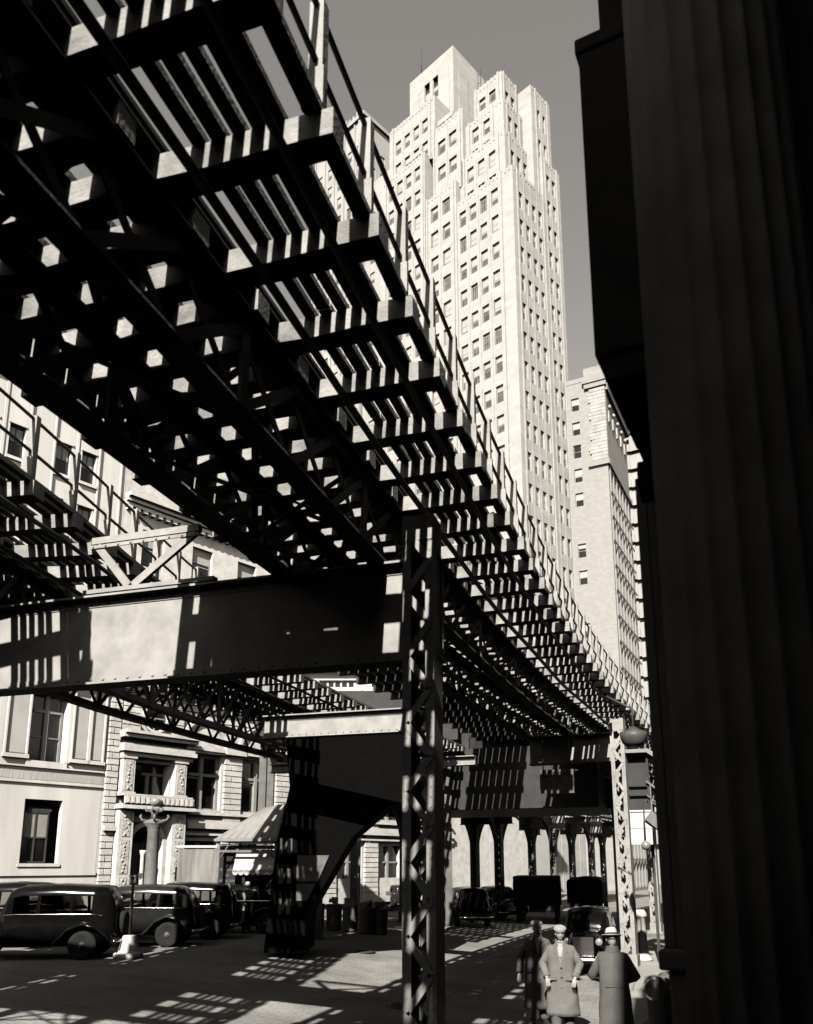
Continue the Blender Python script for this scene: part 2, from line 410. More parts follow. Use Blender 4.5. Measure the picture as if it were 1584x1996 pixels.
def column(root, x, y, h, z1=5.24, z0=0, top=None, wdt=.39, mt=None):
    """built-up lattice column: two channels tied by zigzag lacing front and back"""
    mt = mt or M['steel']; top = top or z1; c = MB(); rz = -h; r = wdt/2; t = .025
    for sx in (-1, 1):
        c.box(sx*r, sx*(r-t), -r, r, z0, top); c.box(sx*(r-t), sx*(r-.105), -r, -r+t, z0, top); c.box(sx*(r-t), sx*(r-.105), r-t, r, z0, top)
        z = z0+.1
        while z < top:
            for yy in (-r-.008,):
                c.box(sx*(r-.045)-.012, sx*(r-.045)+.012, yy, yy+.01, z, z+.024)
            z += .115
    c.box(-r-.12, r+.12, -r-.12, r+.12, z0, z0+.05); c.box(-r-.03, r+.03, -r-.03, r+.03, z0+.05, z0+.42)
    o = c.build('column', mt, root, (x,y,0), rz)
    lf = MB(); lb = MB(); st = .40; z = z0+.42; i = 0
    while z < top-.3:
        a, b_ = ((-1, 1), (1, -1))[i % 2]
        for l, yy in ((lf, -r-.010), (lb, r+.010)): l.beam((a*(r-.05), yy, z), (b_*(r-.05), yy, z+st), .012, .085)
        z += st; i += 1
    lf.box(-r, r, -r-.018, -r-.002, top-.34, top-.02)
    for l in (lf, lb): l.build('lacing', mt, o)
    return o
def cross(root, p, q, z0=5.24, z1=6.54, thick=.05, fl=.34):
    """plate girder across the street with flanges, stiffeners and rivets"""
    p = Vector((p[0],p[1],0)); q = Vector((q[0],q[1],0)); Ln = (q-p).length; rz = math.atan2(q.y-p.y, q.x-p.x); m = MB()
    m.box(0, Ln, -thick/2, thick/2, z0+.03, z1-.03); m.box(0, Ln, -fl/2, fl/2, z0, z0+.03); m.box(0, Ln, -fl/2, fl/2, z1-.03, z1)
    for zz in (z0+.03, z1-.14): m.box(0, Ln, -thick/2-.014, thick/2+.014, zz, zz+.11)
    x = .2
    while x < Ln:
        for zz in (z0+.085, z1-.085):
            m.lathe([(.022,0),(.02,-.012),(.008,-.02)], 8, (x, -thick/2-.014, zz), axis='y')
        x += .20
    return m.build('cross_girder', M['steel'], root, (p.x,p.y,0), rz)
def arch_brace(root, x, y, h, sgn, r=1.6, z1=5.24, dx=.2):
    """curved knee brace between column head and girder"""
    m = MB(); P0 = []
    for i in range(9):
        t = math.pi/2*i/8; P0.append((sgn*(dx + r*(1-math.cos(t))), 0, z1 - r*(1-math.sin(t)) ))
    for a, c in zip(P0, P0[1:]): m.beam(a, c, .22, .05, ext=.01)
    for i in (1, 3, 5, 7): m.beam(P0[i], (sgn*dx, 0, z1), .1, .03)
    for a, c in zip(P0, P0[1:]): m.add([(sgn*(dx-.02),-.02,z1),(a[0],-.02,a[2]),(c[0],-.02,c[2]),(sgn*(dx-.02),.02,z1),(a[0],.02,a[2]),(c[0],.02,c[2])], [(0,1,2),(5,4,3),(0,3,4,1),(1,4,5,2),(2,5,3,0)])
    m.build('knee_brace', M['iron'], root, (x,y,0), -h)  # iron tone puts the bent's shade into the brace colour

el = thing('elevated_railway', 'nearer elevated railway track overhead, timber deck on lattice girders and riveted columns at the right', 'elevated railway', (-3.14,9.3,0))
EL1 = el; INV = Matrix.Translation((3.14,-9.3,0))
deck(el, NP, 1.2, 62, 4.5)
def upscale(root):
    T = Matrix.Translation((0,0,CH)) @ Matrix.Scale(K, 4) @ Matrix.Translation((0,0,-CH))
    for ch in root.children: ch.data.transform(T)
upscale(el); NS = Path([(x*K, y*K) for x, y in NP.p])
cross(el, (-13.5,9.30), (-2.40,9.30))
column(el, -2.62, 9.12, 0, top=7.02)
column(el, -1.0, 23.8, R(8), top=6.9); cross(el, (-3.6,24.2), (-.8,23.85), 5.7)
for y in (37, 50, 63):
    d = NS.atY(y); a, c = NS.at(d,-1.2), NS.at(d,1.2); cross(el, a, c); column(el, *NS.at(d,.70)[:2], R(10))
    column(el, *NS.at(d,-.70)[:2], R(10))
m = MB()                                                     # little V truss standing on the first cross girder between the tracks
y = 9.26
m.beam((-7.65,y,7.40),(-5.88,y,7.40),.09,.10); m.beam((-7.65,y-.05,7.30),(-5.88,y-.05,7.30),.02,.05)
m.beam((-7.72,y,6.62),(-5.6,y,6.62),.12,.06)
for a, c in (((-7.55,7.32),(-6.98,6.66)), ((-6.90,6.66),(-5.95,7.34))):
    m.beam((a[0],y-.03,a[1]),(c[0],y-.03,c[1]),.02,.11); m.beam((a[0]+.04,y+.02,a[1]),(c[0]+.04,y+.02,c[1]),.06,.02)
for i in range(9): m.lathe([(.018,0),(.015,-.012)], 8, (-7.6+i*.21, y-.062, 7.30), axis='y')
m.build('tie_truss', M['steel'], el)
for ch in el.children: ch.matrix_parent_inverse = INV

el2 = thing('elevated_railway', 'farther elevated railway track at the left, curving along the square on arched lattice bents', 'elevated railway', (-11.1,25.4,0))
INV2 = Matrix.Translation((11.1,-25.4,0))
deck(el2, LP, 1.2, 58, 3.0, 10, 5.50, .52, 1.96)
m = MB()                                                     # unseen boards added at the near left to shade the ground
for k in range(12): strip(m, LP, 1.2, 6.3, -4.75+k*.25, -4.75+k*.25+.247, 6.72, 6.78, .6, .004)
for k in range(7): strip(m, LP, 8.0, 10.8, -4.95+k*.25, -4.95+k*.25+.247, 6.72, 6.78, .6, .004)
for k in range(7): a, c = LP.at(1.4+k*.75, -4.8), LP.at(1.4+k*.70, -1.75); m.beam((a.x,a.y,6.62),(c.x,c.y,6.62),.18,.18)
for k in range(4): a, c = LP.at(8.2+k*.80, -5.0), LP.at(8.2+k*.80, -3.3); m.beam((a.x,a.y,6.62),(c.x,c.y,6.62),.18,.18)
m.build('siding_floor', M['timber'], el2)
m = MB(); strip(m, LP, 1.2, 10.8, -4.5, -4.3, 5.7, 6.52); m.build('siding_girder', M['steel'], el2)
upscale(el2)
column(el2, -11.1, 25.4, R(-2), z1=6.2, z0=.4, wdt=.5, mt=M['iron']); column(el2, -5.38, 18.5, 0); cross(el2, (-9.6,18.62), (-5.1,18.62), 5.95, 6.54)  # iron tone on the first column stands in for its shade
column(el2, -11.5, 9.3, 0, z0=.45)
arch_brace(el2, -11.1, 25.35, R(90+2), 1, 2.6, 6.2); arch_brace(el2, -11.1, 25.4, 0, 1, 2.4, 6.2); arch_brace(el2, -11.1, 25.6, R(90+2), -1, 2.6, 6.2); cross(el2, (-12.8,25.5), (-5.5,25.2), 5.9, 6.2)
prev = None
for y in (35, 43, 51, 59, 67):
    d = LS.atY(y); a, c = LS.at(d,-1.5), LS.at(d,1.5); cross(el2, a, c, 4.9, 6.1)
    for o in (.70, -.70):
        q = LS.at(d, o); h = math.atan2((LS.at(d+1)-LS.at(d)).x, (LS.at(d+1)-LS.at(d)).y); column(el2, q.x, q.y, h, 4.95, gz(q.x,q.y), mt=M['steeld'])  # darker steel carries the shade of these columns
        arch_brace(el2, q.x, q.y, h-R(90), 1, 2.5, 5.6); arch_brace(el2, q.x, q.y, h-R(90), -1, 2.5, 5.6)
# bracket girder from the first left column row to the second
for ch in el2.children: ch.matrix_parent_inverse = INV2

# ------------------------------------------------------------------ buildings
def window_mb(wd, ht, blind=.5, style=0, fr=.06, dep=.05):
    """sash window, origin at the bottom centre, outside towards -y; materials: frame, glass, blind"""
    m = MB(); x = wd/2
    for a, c in ((-x, -x+fr), (x-fr, x)): m.box(a, c, 0, dep, 0, ht)
    m.box(-x+fr, x-fr, 0, dep, 0, fr); m.box(-x+fr, x-fr, 0, dep, ht-fr, ht)
    m.box(-x+fr, x-fr, .004, dep, ht*.5-fr*.4, ht*.5+fr*.4)
    if style == 1: m.box(-fr*.35, fr*.35, .006, dep, fr, ht*.5-fr*.4); m.box(-fr*.35, fr*.35, .006, dep, ht*.5+fr*.4, ht-fr)
    if style == 2:
        for k in (1, 2): m.box(-x+wd*k/3-fr*.3, -x+wd*k/3+fr*.3, .006, dep, fr, ht*.5-fr*.4); m.box(-x+wd*k/3-fr*.3, -x+wd*k/3+fr*.3, .006, dep, ht*.5+fr*.4, ht-fr)
    zb = ht-fr-(ht-2*fr)*blind
    m.quad((-x+fr, dep*.6, fr), (x-fr, dep*.6, fr), (x-fr, dep*.6, zb), (-x+fr, dep*.6, zb), 1)
    if blind > 0: m.quad((-x+fr, dep*.55, zb), (x-fr, dep*.55, zb), (x-fr, dep*.55, ht-fr), (-x+fr, dep*.55, ht-fr), 2)
    return m
WM = [M['frame'], M['glass'], M['blind']]
def place_windows(root, spots, variants, mats, limit=100, key=None, name='window'):
    """spots: (x, y, z, rz); the first `limit` are parts of their own, the rest one stuff part"""
    if key: spots = sorted(spots, key=key)
    meshes = [v.mesh(name, mats) for v in variants]; rest = MB()
    for i, (x, y, z, rz, *vi) in enumerate(spots):
        k = vi[0] if vi else random.randrange(len(variants))
        if i < limit:
            o = link(name, meshes[k], root); o.location = (x,y,z); o.rotation_euler.z = rz
        else: rest.add_tf(variants[k], Matrix.Translation((x,y,z)) @ Matrix.Rotation(rz, 4, 'Z'))
    if rest.v: tag(rest.build(name, mats, root), kind='stuff')

# --- the white stepped tower -------------------------------------------------
tw = thing('skyscraper', 'tall white stone skyscraper with stepped setbacks and a square penthouse rising above the railway', 'skyscraper', (-12.54,85.10,0), R(-26.3))
TS = []; wall = MB(); orn = MB()
TV = [window_mb(1.1, 2.3, bl, st) for bl, st in ((.55,0),(.5,0),(.68,0),(.30,0),(.45,1),(.1,2),(.85,0),(.6,0))]
def vol(u0, u1, v0, v1, ztop, fc=(), rc=(), zf=0, frows=None, rrows=None, ww=1.1, rw=.78, hh=2.3, leftside=True, base=0):
    """one setback: front face y = v0 (u from the corner leftwards), right face x = -u0"""
    fh = []; rh = []
    for z in frows or []:
        for c in fc: fh.append((-c-ww/2, -c+ww/2, z-hh, z)); TS.append((-c, v0+.22, z-hh, 0))
    for z in rrows or []:
        for c in rc: rh.append((c-rw/2, c+rw/2, z-hh, z)); TS.append((-u0-.22, c, z-hh, R(90)))
    wall.facade(-u1, -u0, base, ztop, fh, lambda a, z, d: (a, v0+d, z), .34)
    wall.facade(v0, v1, base, ztop, rh, lambda a, z, d: (-u0-d, a, z), .34)
    wall.quad((-u1,v0,base), (-u1,v1,base), (-u1,v1,ztop), (-u1,v0,ztop)); wall.quad((-u1,v1,base), (-u0,v1,base), (-u0,v1,ztop), (-u1,v1,ztop))
    wall.quad((-u1,v0,ztop-.5), (-u0,v0,ztop-.5), (-u0,v1,ztop-.5), (-u1,v1,ztop-.5))
    for h in fh + []:                                        # dark room behind the sash
        pass
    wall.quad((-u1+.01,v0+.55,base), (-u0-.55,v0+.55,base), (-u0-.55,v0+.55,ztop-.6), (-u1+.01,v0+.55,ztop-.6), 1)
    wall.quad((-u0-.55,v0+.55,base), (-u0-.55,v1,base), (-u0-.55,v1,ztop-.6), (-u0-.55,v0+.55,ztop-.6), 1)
    # piers between the windows, parapet teeth
    if fc and 60 < ztop < 115:
        cs = sorted(fc); zt = max(frows) if frows else ztop
        edges = [(a+c)/2 for a, c in zip(cs, cs[1:])]
        for e in edges: orn.box(-e-.10, -e+.10, v0-.07, v0-.004, base, ztop-.02)
        for e in (cs[0]-ww*.95, cs[-1]+ww*.95): orn.box(-e-.13, -e+.13, v0-.16, v0-.004, base, ztop+.12)
        x = u0+.5
        while x < u1-.4 and ztop < 115:
            orn.box(-x-.12, -x+.12, v0-.05, v0+.12, ztop-.55, ztop+random.choice([.03,.05,.10])); x += .62
    if rc and ztop > 60:
        cs = sorted(rc)
        for e in [(a+c)/2 for a, c in zip(cs, cs[1:])]: orn.box(-u0+.004, -u0+.07, e-.09, e+.09, base, ztop-.02)
        for e in (cs[0]-.72, cs[-1]+.72): orn.box(-u0+.004, -u0+.15, e-.12, e+.12, base, ztop+.10)
        x = v0+.5
        while x < v1-.4:
            orn.box(-u0-.05, -u0+.05, x-.1, x+.1, ztop-.5, ztop+random.choice([.03,.05,.10])); x += .6
def rows(top, n, pitch=3.95): return [top-pitch*i for i in range(n)]
vol(0, 9.3, 0, 7.3, 88.3, (8.05,6.35,4.65,2.85), (1.6,3.05,4.5,5.9), frows=rows(86.5,21), rrows=rows(85.2,20))
vol(.25, 9.3, 7.3, 11.4, 95.0, (), (8.5,9.85), rrows=rows(92.8,22), base=0)
vol(9.3, 14.7, .22, 10, 92.4, (13.15,11.05), (), frows=rows(90.6,21), ww=1.35)
vol(14.7, 23.3, 0, 10.2, 100.6, (21.2,19.5,17.8,16.1), (), frows=rows(98.9,24))
vol(1.7, 9.2, 1.0, 7, 95.6, (7.4,5.6,3.8), (2.6,4.0,5.4), frows=[93.6,89.9], rrows=[93.4], base=87.5)
vol(2.2, 8.6, 1.6, 6.2, 101.4, (6.9,5.0), (3.0,4.4), frows=[100.0,96.6], rrows=[99.4], base=94.5)
vol(2.7, 7.4, 2.1, 5.6, 106.6, (6.0,4.3), (3.2,4.5), frows=[104.6], rrows=[104.0], base=100.6, hh=1.9)
vol(8.6, 13.8, 1.0, 10, 104.2, (12.4,10.4), (), frows=[101.6,97.4], base=91.6, ww=1.4)
vol(13.6, 22.6, 1.0, 10.1, 110.2, (20.8,19.0,17.2,15.5), (), frows=[107.4,103.5], base=99.8)
vol(13.4, 22.2, 5.0, 12.6, 122.3, (18.6,16.9), (), frows=[119.4], ww=1.1, hh=3.9, base=105)
vol(.7, 6.0, 5.9, 10.4, 105.9, (), (7.6,8.9), rrows=[103,98.2], base=87, hh=2.9, rw=.6)
for x0, x1 in ((-21.6,-20.2), (-15.6,-14.2)): orn.box(x0, x1, 4.93, 4.99, 111, 119)
orn.box(-13.38, -13.30, 6.2, 8.4, 110, 119)
orn.box(-18.2,-15.2,-.1,.2,100.6,101.4); orn.box(-13,-10.2,.9,1.1,104.2,105)
wall.build('wall', [M['tower'], M['shop']], tw); orn.build('ornament', M['tower'], tw)
m = MB(); m.tube([(-19.9,5.2,122), (-19.9,5.2,127.5)], [.09,.03], 6); m.build('flagpole', M['iron'], tw)
m = MB()
for x in (-10.4,-9.9): m.tube([(x,7,112), (x,7,117)], .05, 6)
for z in (113,114.5,116): m.beam((-10.4,7,z),(-9.9,7,z),.05,.05)
m.build('roof_ladder', M['iron'], tw)
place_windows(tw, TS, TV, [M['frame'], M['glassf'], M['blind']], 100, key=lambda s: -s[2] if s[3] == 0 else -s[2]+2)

# --- the pale brick block with the dark cornice ------------------------------
bb = thing('brick_office_building', 'pale brick office block with quoined corner and dark bracketed cornice, right of the white skyscraper', 'office building', (-3.32,93.18,0), R(-9.4))
wall = MB(); sp = []; hl = []
for z in (60.0,56.7,53.6,50.4,47.2,40.6,37.2,30.6,27.2,20.6): hl.append((-4.15,-3.15,z-1.75,z)); sp.append((-3.65,.16,z-1.75,0))
hr = []
for k in range(7):
    for i in range(19): hr.append((1.0+1.75*k, 1.9+1.75*k, 47-3.1*i, 48.7-3.1*i)); sp.append((-.16, 1.45+1.75*k, 47-3.1*i, R(90)))
wall.facade(-4.7, 0, 0, 62, hl, lambda a, z, d: (a, d, z), .22); wall.facade(0, 13, 0, 62, hr, lambda a, z, d: (-d, a, z), .22)
wall.quad((-4.7,0,0),(-4.7,13,0),(-4.7,13,62),(-4.7,0,62)); wall.quad((-4.7,0,61.9),(0,0,61.9),(0,13,61.9),(-4.7,13,61.9))
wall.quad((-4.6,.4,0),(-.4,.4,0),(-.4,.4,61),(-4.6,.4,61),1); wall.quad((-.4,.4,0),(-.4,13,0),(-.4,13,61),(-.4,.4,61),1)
wall.build('wall', [M['brickB'], M['shop']], bb)
m = MB(); z = 51
while z < 60.5:
    l = random.uniform(1.7,2.2); m.box(-l, .10, -.12-random.uniform(0,.05), -.003, z, z+.42); m.box(.003, .12, -.003, random.uniform(.8,1.2), z, z+.42); z += .46
m.build('quoin', M['quoin'], bb)
m = MB(); m.box(-2.6,.5,-.5,-.003,61.4,62.2); m.box(-2.4,.35,-.35,-.003,60.75,61.4); m.box(.003,.7,-.003,13,61.3,62.3); m.box(.003,.45,-.003,13,60.2,61.3)
m.box(-2.3,.25,-.3,-.003,50.2,50.9); m.box(.003,.3,-.003,13,50.2,50.8)
m.build('cornice', M['faro'], bb)
m = MB(); m.box(-2.4,.1,-.2,2,62.3,63.6); m.box(-4.7,-2.4,-.05,2,62.0,62.6); m.build('parapet', M['brickB'], bb)
m = MB()
for k in range(5): m.lathe([(.02,0),(.26,.05),(.30,.2),(.18,.32),(.05,.36)], 12, (.1, 1.6+2.3*k, 58.6), axis='x'); m.box(.01,.2,1.45+2.3*k,1.75+2.3*k,56.6,58.1); m.cut()
m.build_pieces('shell_ornament', M['stoneC'], bb)
m = MB()
for k in range(7): m.box(.003,.16,.45+1.75*k,.8+1.75*k,0,50.1)
for i in range(19): m.box(.17,.26,-.003,13,46.6-3.1*i,46.85-3.1*i)
m.build('pilaster_grid', M['brickB'], bb)
place_windows(bb, sp, [window_mb(.98,1.74,b_,0) for b_ in (.5,.3,.6,0)], WM, 100, key=lambda s: (0 if s[3] == 0 else 1, s[1]))

# --- the lit buildings at the end of the street ------------------------------
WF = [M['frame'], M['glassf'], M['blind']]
def block(name, label, cat, loc, rz, x0, x1, dep, h, cols, z0, pitch, rows_, ww, wh, mt, variants, extra=None, side=False, sidecols=()):
    t = thing(name, label, cat, loc, rz); wl = MB(); hs = []; sps = []; hs2 = []
    for i in range(rows_):
        for c in cols:
            hs.append((c-ww/2, c+ww/2, z0+pitch*i, z0+pitch*i+wh)); sps.append((c, .16, z0+pitch*i, 0))
        for c in sidecols:
            hs2.append((c-ww/2, c+ww/2, z0+pitch*i, z0+pitch*i+wh)); sps.append((x1-.16, c, z0+pitch*i, R(90)))
    wl.facade(x0, x1, 0, h, hs, lambda a, z, d: (a, d, z), .24); wl.facade(0, dep, 0, h, hs2, lambda a, z, d: (x1-d, a, z), .24)
    wl.quad((x0,0,0),(x0,dep,0),(x0,dep,h),(x0,0,h)); wl.quad((x0,dep,0),(x1,dep,0),(x1,dep,h),(x0,dep,h)); wl.quad((x0,0,h-.02),(x1,0,h-.02),(x1,dep,h-.02),(x0,dep,h-.02))
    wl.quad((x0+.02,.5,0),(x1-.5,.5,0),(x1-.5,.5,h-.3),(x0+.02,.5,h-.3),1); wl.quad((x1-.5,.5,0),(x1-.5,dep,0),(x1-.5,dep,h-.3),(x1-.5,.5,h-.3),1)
    wl.build('wall', [mt, M['shop']], t)
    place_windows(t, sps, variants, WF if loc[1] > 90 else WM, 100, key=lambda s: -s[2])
    if extra: extra(t)
    return t
def ex_end(t):
    m = MB()
    for i in range(22): m.box(-3.6,3.6,-.5,-.003,6+3.1*i,6.22+3.1*i); m.box(-1.0,1.0,-.9,-.51,5.7+3.1*i,8.1+3.1*i)
    m.box(-4.2,4.2,-1.0,-.003,70.9,72.0); m.box(-3.8,3.8,-.6,-.003,70,70.9)
    m.build('bay_front', M['far'], t)
block('bay_fronted_block', 'bright building with projecting bays far down the street beside the dark columns', 'building', (0.2,125,0), R(-14), -4, 4, 14, 72, (-2.6,2.6), 4.6, 3.1, 22, 1.5, 1.9, M['far'], [window_mb(1.48,1.88,b_) for b_ in (.3,.5,0)], ex_end)
block('street_end_block', 'low pale block closing the street under the far railway bents', 'building', (-2,150,0), R(-12), -12, 10, 10, 30, (-10,-7,-4,-1,2,5,8), 5, 3.6, 6, 1.2, 2.1, M['far'], [window_mb(1.18,2.08,b_) for b_ in (.4,0)])
block('lit_corner_block', 'sunlit corner building seen past the stair at the right kerb', 'building', (6.5,58,0), R(-12), -4.2, 4, 10, 16, (-3,-.6,1.8), 4.4, 3.4, 3, 1.1, 2.0, M['stoneC'], [window_mb(1.08,1.98,b_) for b_ in (.4,0)])
# --- far towers left of the white one ----------------------------------------
def ex_ornate(t):
    m = MB(); m.box(-7.3,6.6,-.5,-.003,139.5,140.3)
    for k in range(14): m.box(-7.2+k*1.0,-6.8+k*1.0,-.35,.3,140.3,141.2+.5*(k % 3 == 0))
    m.box(6.603,7.1,-.5,12,139.5,140.3); m.build('parapet', M['far'], t)
    m = MB(); m.sweep([[(-6,1,140.3),(5,1,140.3),(5,10,140.3),(-6,10,140.3)], [(-2,4,146.5),(1,4,146.5),(1,7,146.5),(-2,7,146.5)]], 0, False); m.lathe([(.8,146.3),(.7,148.3),(.9,148.5),(.1,150.5)], 10, (-.5,5.5,0)); m.build('roof_lantern', M['faro'], t)
    m = MB()
    for x in (-2.2,6.2): m.sweep([[(x,-.5,138.2),(x+.3,-.5,138.2),(x+.3,-.2,138.2),(x,-.2,138.2)], [(x+.6,-2.0,139.4),(x+.8,-2.0,139.4),(x+.8,-1.8,139.4),(x+.6,-1.8,139.4)]], 0, False)
    m.build('gargoyle', M['iron'], t)
    m = MB()
    for x in (-7,-4.2,-1.4,1.4,4.2,6.3): m.box(x-.15,x+.15,-.22,-.003,60,139.4)
    m.build('pier', M['far'], t)
block('ornate_tower', 'ornate pale tower with a pointed roof lantern, seen through the handrails', 'tower', (-50.6,120.4,0), R(-26.3), -7, 6.6, 12, 140, (-5.6,-2.8,0,2.8,5.3), 62, 4.1, 18, 1.15, 2.5, M['far'], [window_mb(1.13,2.48,b_,s_) for b_, s_ in ((.4,0),(0,1),(.55,0))], ex_ornate, sidecols=(2.5,5,7.5))
block('plain_tower', 'plain pale tower with few windows between the ornate tower and the stepped skyscraper', 'tower', (-39.9,113,0), R(-26.3), -3.6, 3, 10, 120.5, (-1.6,1.2), 64, 4.0, 14, 1.2, 2.2, M['far'], [window_mb(1.18,2.18,b_) for b_ in (.4,.6)])
block('grey_stepped_block', 'lower pale block with wide windows tucked against the left side of the stepped skyscraper', 'building', (-32.0,104,0), R(-26.3), -5, 2.4, 9, 92, (-3.6,-1.6,.6), 60, 4.0, 8, 1.3, 2.1, M['tower'], [window_mb(1.28,2.08,b_) for b_ in (.3,.5)])

# --- the smooth stone bank at the left ---------------------------------------
FR = R(66)
bk = thing('bank_building', 'smooth pale stone building with deep plain windows at the left edge, behind the parked cars', 'building', (-23.412,32.532,0), FR)
wall = MB(); SEAM = -1.62
mp = lambda a, z, d: (a, d, z)
holes = []; W = []
bays = [-4.2 - 6.05*k for k in range(4)]
for c in bays:
    holes += [(c-.80, c+.83, 2.85, 5.52, .27), (c-.86, c+.74, 7.16, 10.1, .5)]
    W += [(c-.17, .21, 2.87, 'low'), (c-.06, .42, 7.2, 'up')]
pers = [-4.15-3.35*k for k in range(7)]
for c in pers:
    for zr in (12.1, 14.9, 17.65, 20.4):
        for o in (-.62, .60): holes.append((c+o-.36, c+o+.36, zr, zr+1.55, .3)); W.append((c+o, .22, zr, 'hi'))
wall.facade(-25, SEAM, 0, 26, holes, mp, .4, 0)
wall.quad((-25,0,26),(SEAM,0,26),(SEAM,12,26),(-25,12,26)); wall.quad((SEAM,0.02,0),(SEAM,12,0),(SEAM,12,26),(SEAM,.02,26))
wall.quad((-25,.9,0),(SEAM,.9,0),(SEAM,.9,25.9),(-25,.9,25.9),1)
wall.build('wall', [M['stoneA'], M['shop']], bk)
m = MB()
for z0, z1, d in ((6.86,6.93,.10),(6.20,6.28,.08),(2.35,2.5,.06),(10.6,10.9,.25),(10.9,11.1,.4),(25.4,26.2,.9)): m.box(-25,SEAM,-d,-.003,z0,z1); m.cut()
m.build_pieces('belt_course', M['stoneA'], bk)
m = MB()
m.box(-7.7,-1.65,-.006,-.003,6.34,6.82); rr = random.Random(3)                                        # worn incised band between the belts
for k in range(70):
    x = -7.6+k*.088
    if rr.random() < .75: m.box(x, x+rr.uniform(.03,.06), -.012, -.003, 6.36, 6.36+rr.uniform(.2,.42))
m.build('carved_band', M['stoneA2'], bk)
m = MB(); pn = MB()
for c in bays:
    for a, e in ((-1.85,-1.0),(1.02,1.72),(1.86,2.45)):
        pn.box(c+a, c+e, -.02, -.003, 7.42, 10.3); pn.cut()
        for x in (c+a-.07, c+e+.0): m.box(x, x+.07, -.11, -.003, 7.35, 10.4)
        m.box(c+a-.12, c+e+.12, -.16, -.003, 7.2, 7.36); m.cut()
    m.box(c-.95, c+.82, -.10, -.003, 6.93, 7.14); m.box(c-.9,c+.92,-.05,-.003,2.72,2.84)
    m.box(c+.78,c+.95,-.06,-.003,7.16,10.1); m.cut()
m.build_pieces('pilaster', M['stoneA'], bk); pn.build_pieces('panel', M['stoneA2'], bk)
m = MB()
for c in pers:
    for zr in (12.1, 14.9, 17.65, 20.4):
        for o in (-.62,.60): m.box(c+o-.45, c+o+.45, -.12, -.003, zr-.16, zr-.02); m.box(c+o-.42, c+o+.42, -.05, -.003, zr+1.56, zr+1.68)
    m.box(c+1.05, c+1.12, -.10, -.003, 11.2, 25.3); m.box(c+2.2, c+2.27, -.10, -.003, 11.2, 25.3); m.box(c-.07,c+.05,-.05,-.003,11.2,25.3)
m.build('window_trim', M['stoneA'], bk)
low = MB(); low.box(-.56,-.50,0,.06,0,2.15); low.box(.50,.56,0,.06,0,2.15); low.box(-.5,.5,0,.06,2.09,2.15); low.box(-.5,.5,0,.06,0,.06); low.box(-.03,.03,.0,.06,.06,2.09); low.box(-.5,.5,.002,.06,1.02,1.08)
low.quad((-.5,.04,.06),(.5,.04,.06),(.5,.04,1.05),(-.5,.04,1.05),1); low.quad((-.5,.035,1.05),(.5,.035,1.05),(.5,.035,2.1),(-.5,.035,2.1),2); low.box(-.35,.65,.01,.09,2.16,2.3,0)
up = MB(); up.box(-.07,.10,-.06,.10,0,2.9); up.box(-.55,.72,-.03,.08,2.12,2.26); up.box(-.7,.72,-.01,.08,1.0,1.05); up.box(.66,.76,-.02,.1,0,2.9)
up.quad((-.8,.07,0),(.78,.07,0),(.78,.07,2.9),(-.8,.07,2.9),1)
hi = window_mb(.72,1.55,.45,1)
vm = {'low': low.mesh('window', [M['framed'], M['glass'], M['blindd']]), 'up': up.mesh('window', [M['frame'], M['glass']]), 'hi': hi.mesh('window', [M['framed'], M['glass'], M['blind']])}
for x, y, z, k in W:
    o = link('window', vm[k], bk); o.location = (x, y, z)

# --- the carved sandstone exchange next to it --------------------------------
ex = thing('exchange_building', 'carved sandstone building with rusticated piers, round window and arched doorway behind the lamp column', 'building', (-23.412,32.532,0), FR)
S0, S1 = -1.60, 34.0
wins = [(2.72,4.85),(6.2,8.3),(9.7,11.8),(13.2,15.3),(16.7,18.8),(20.2,22.3)]
holes = [(-.22, 1.84, 5.9, 7.55, .75), (-.2, 1.85, .6, 4.75, .9)]
for a, c in wins: holes += [(a, c, 5.5, 8.28, .45), (a+.05, c-.05, 2.0, 3.95, .4)]
ups = []
for zr in (11.6,14.4,17.2):
    for k in range(11): holes.append((-.5+2.9*k, .75+2.9*k, zr, zr+1.9, .35)); ups.append((.12+2.9*k, .2, zr))
wall = MB(); wall.facade(S0, S1, 0, 24, holes, mp, .4); wall.quad((S0,0,24),(S1,0,24),(S1,12,24),(S0,12,24)); wall.quad((S0,0,0),(S0,12,0),(S0,12,24),(S0,0,24)); wall.quad((S1,0,0),(S1,12,0),(S1,12,24),(S1,0,24))
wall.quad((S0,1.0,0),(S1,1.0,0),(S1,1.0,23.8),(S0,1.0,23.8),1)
wall.build('wall', [M['stoneB'], M['shop']], ex)
rr = random.Random(5); m = MB()
def rust(x0, x1, z0, z1, sk=None):
    z = z0; k = 0
    while z < z1-.2:
        h = .29; wv = x1-x0
        if k % 2 == 0: parts = [(x0, x1)]
        else: parts = [(x0, x0+wv*.38), (x0+wv*.38+.02, x1)]
        for a, c in parts: m.box(a+.012, c-.012, -.13-rr.uniform(0,.03), -.003, z+.02, z+h-.025)
        z += h; k += 1
    m.cut()
rust(S0+.08,-.95,.9,11.0); rust(4.98,6.08,.9,8.35)
for (a, c), (a2, c2) in zip(wins[1:], wins[2:]): rust(c+.12, a2-.12, .9, 8.35)
rust(-.9,.05,8.95,11.0); rust(1.75,2.4,8.95,11.0)
m.build_pieces('rusticated_block', M['stoneB'], ex)
m = MB()                                                     # cornices, balcony and entablatures
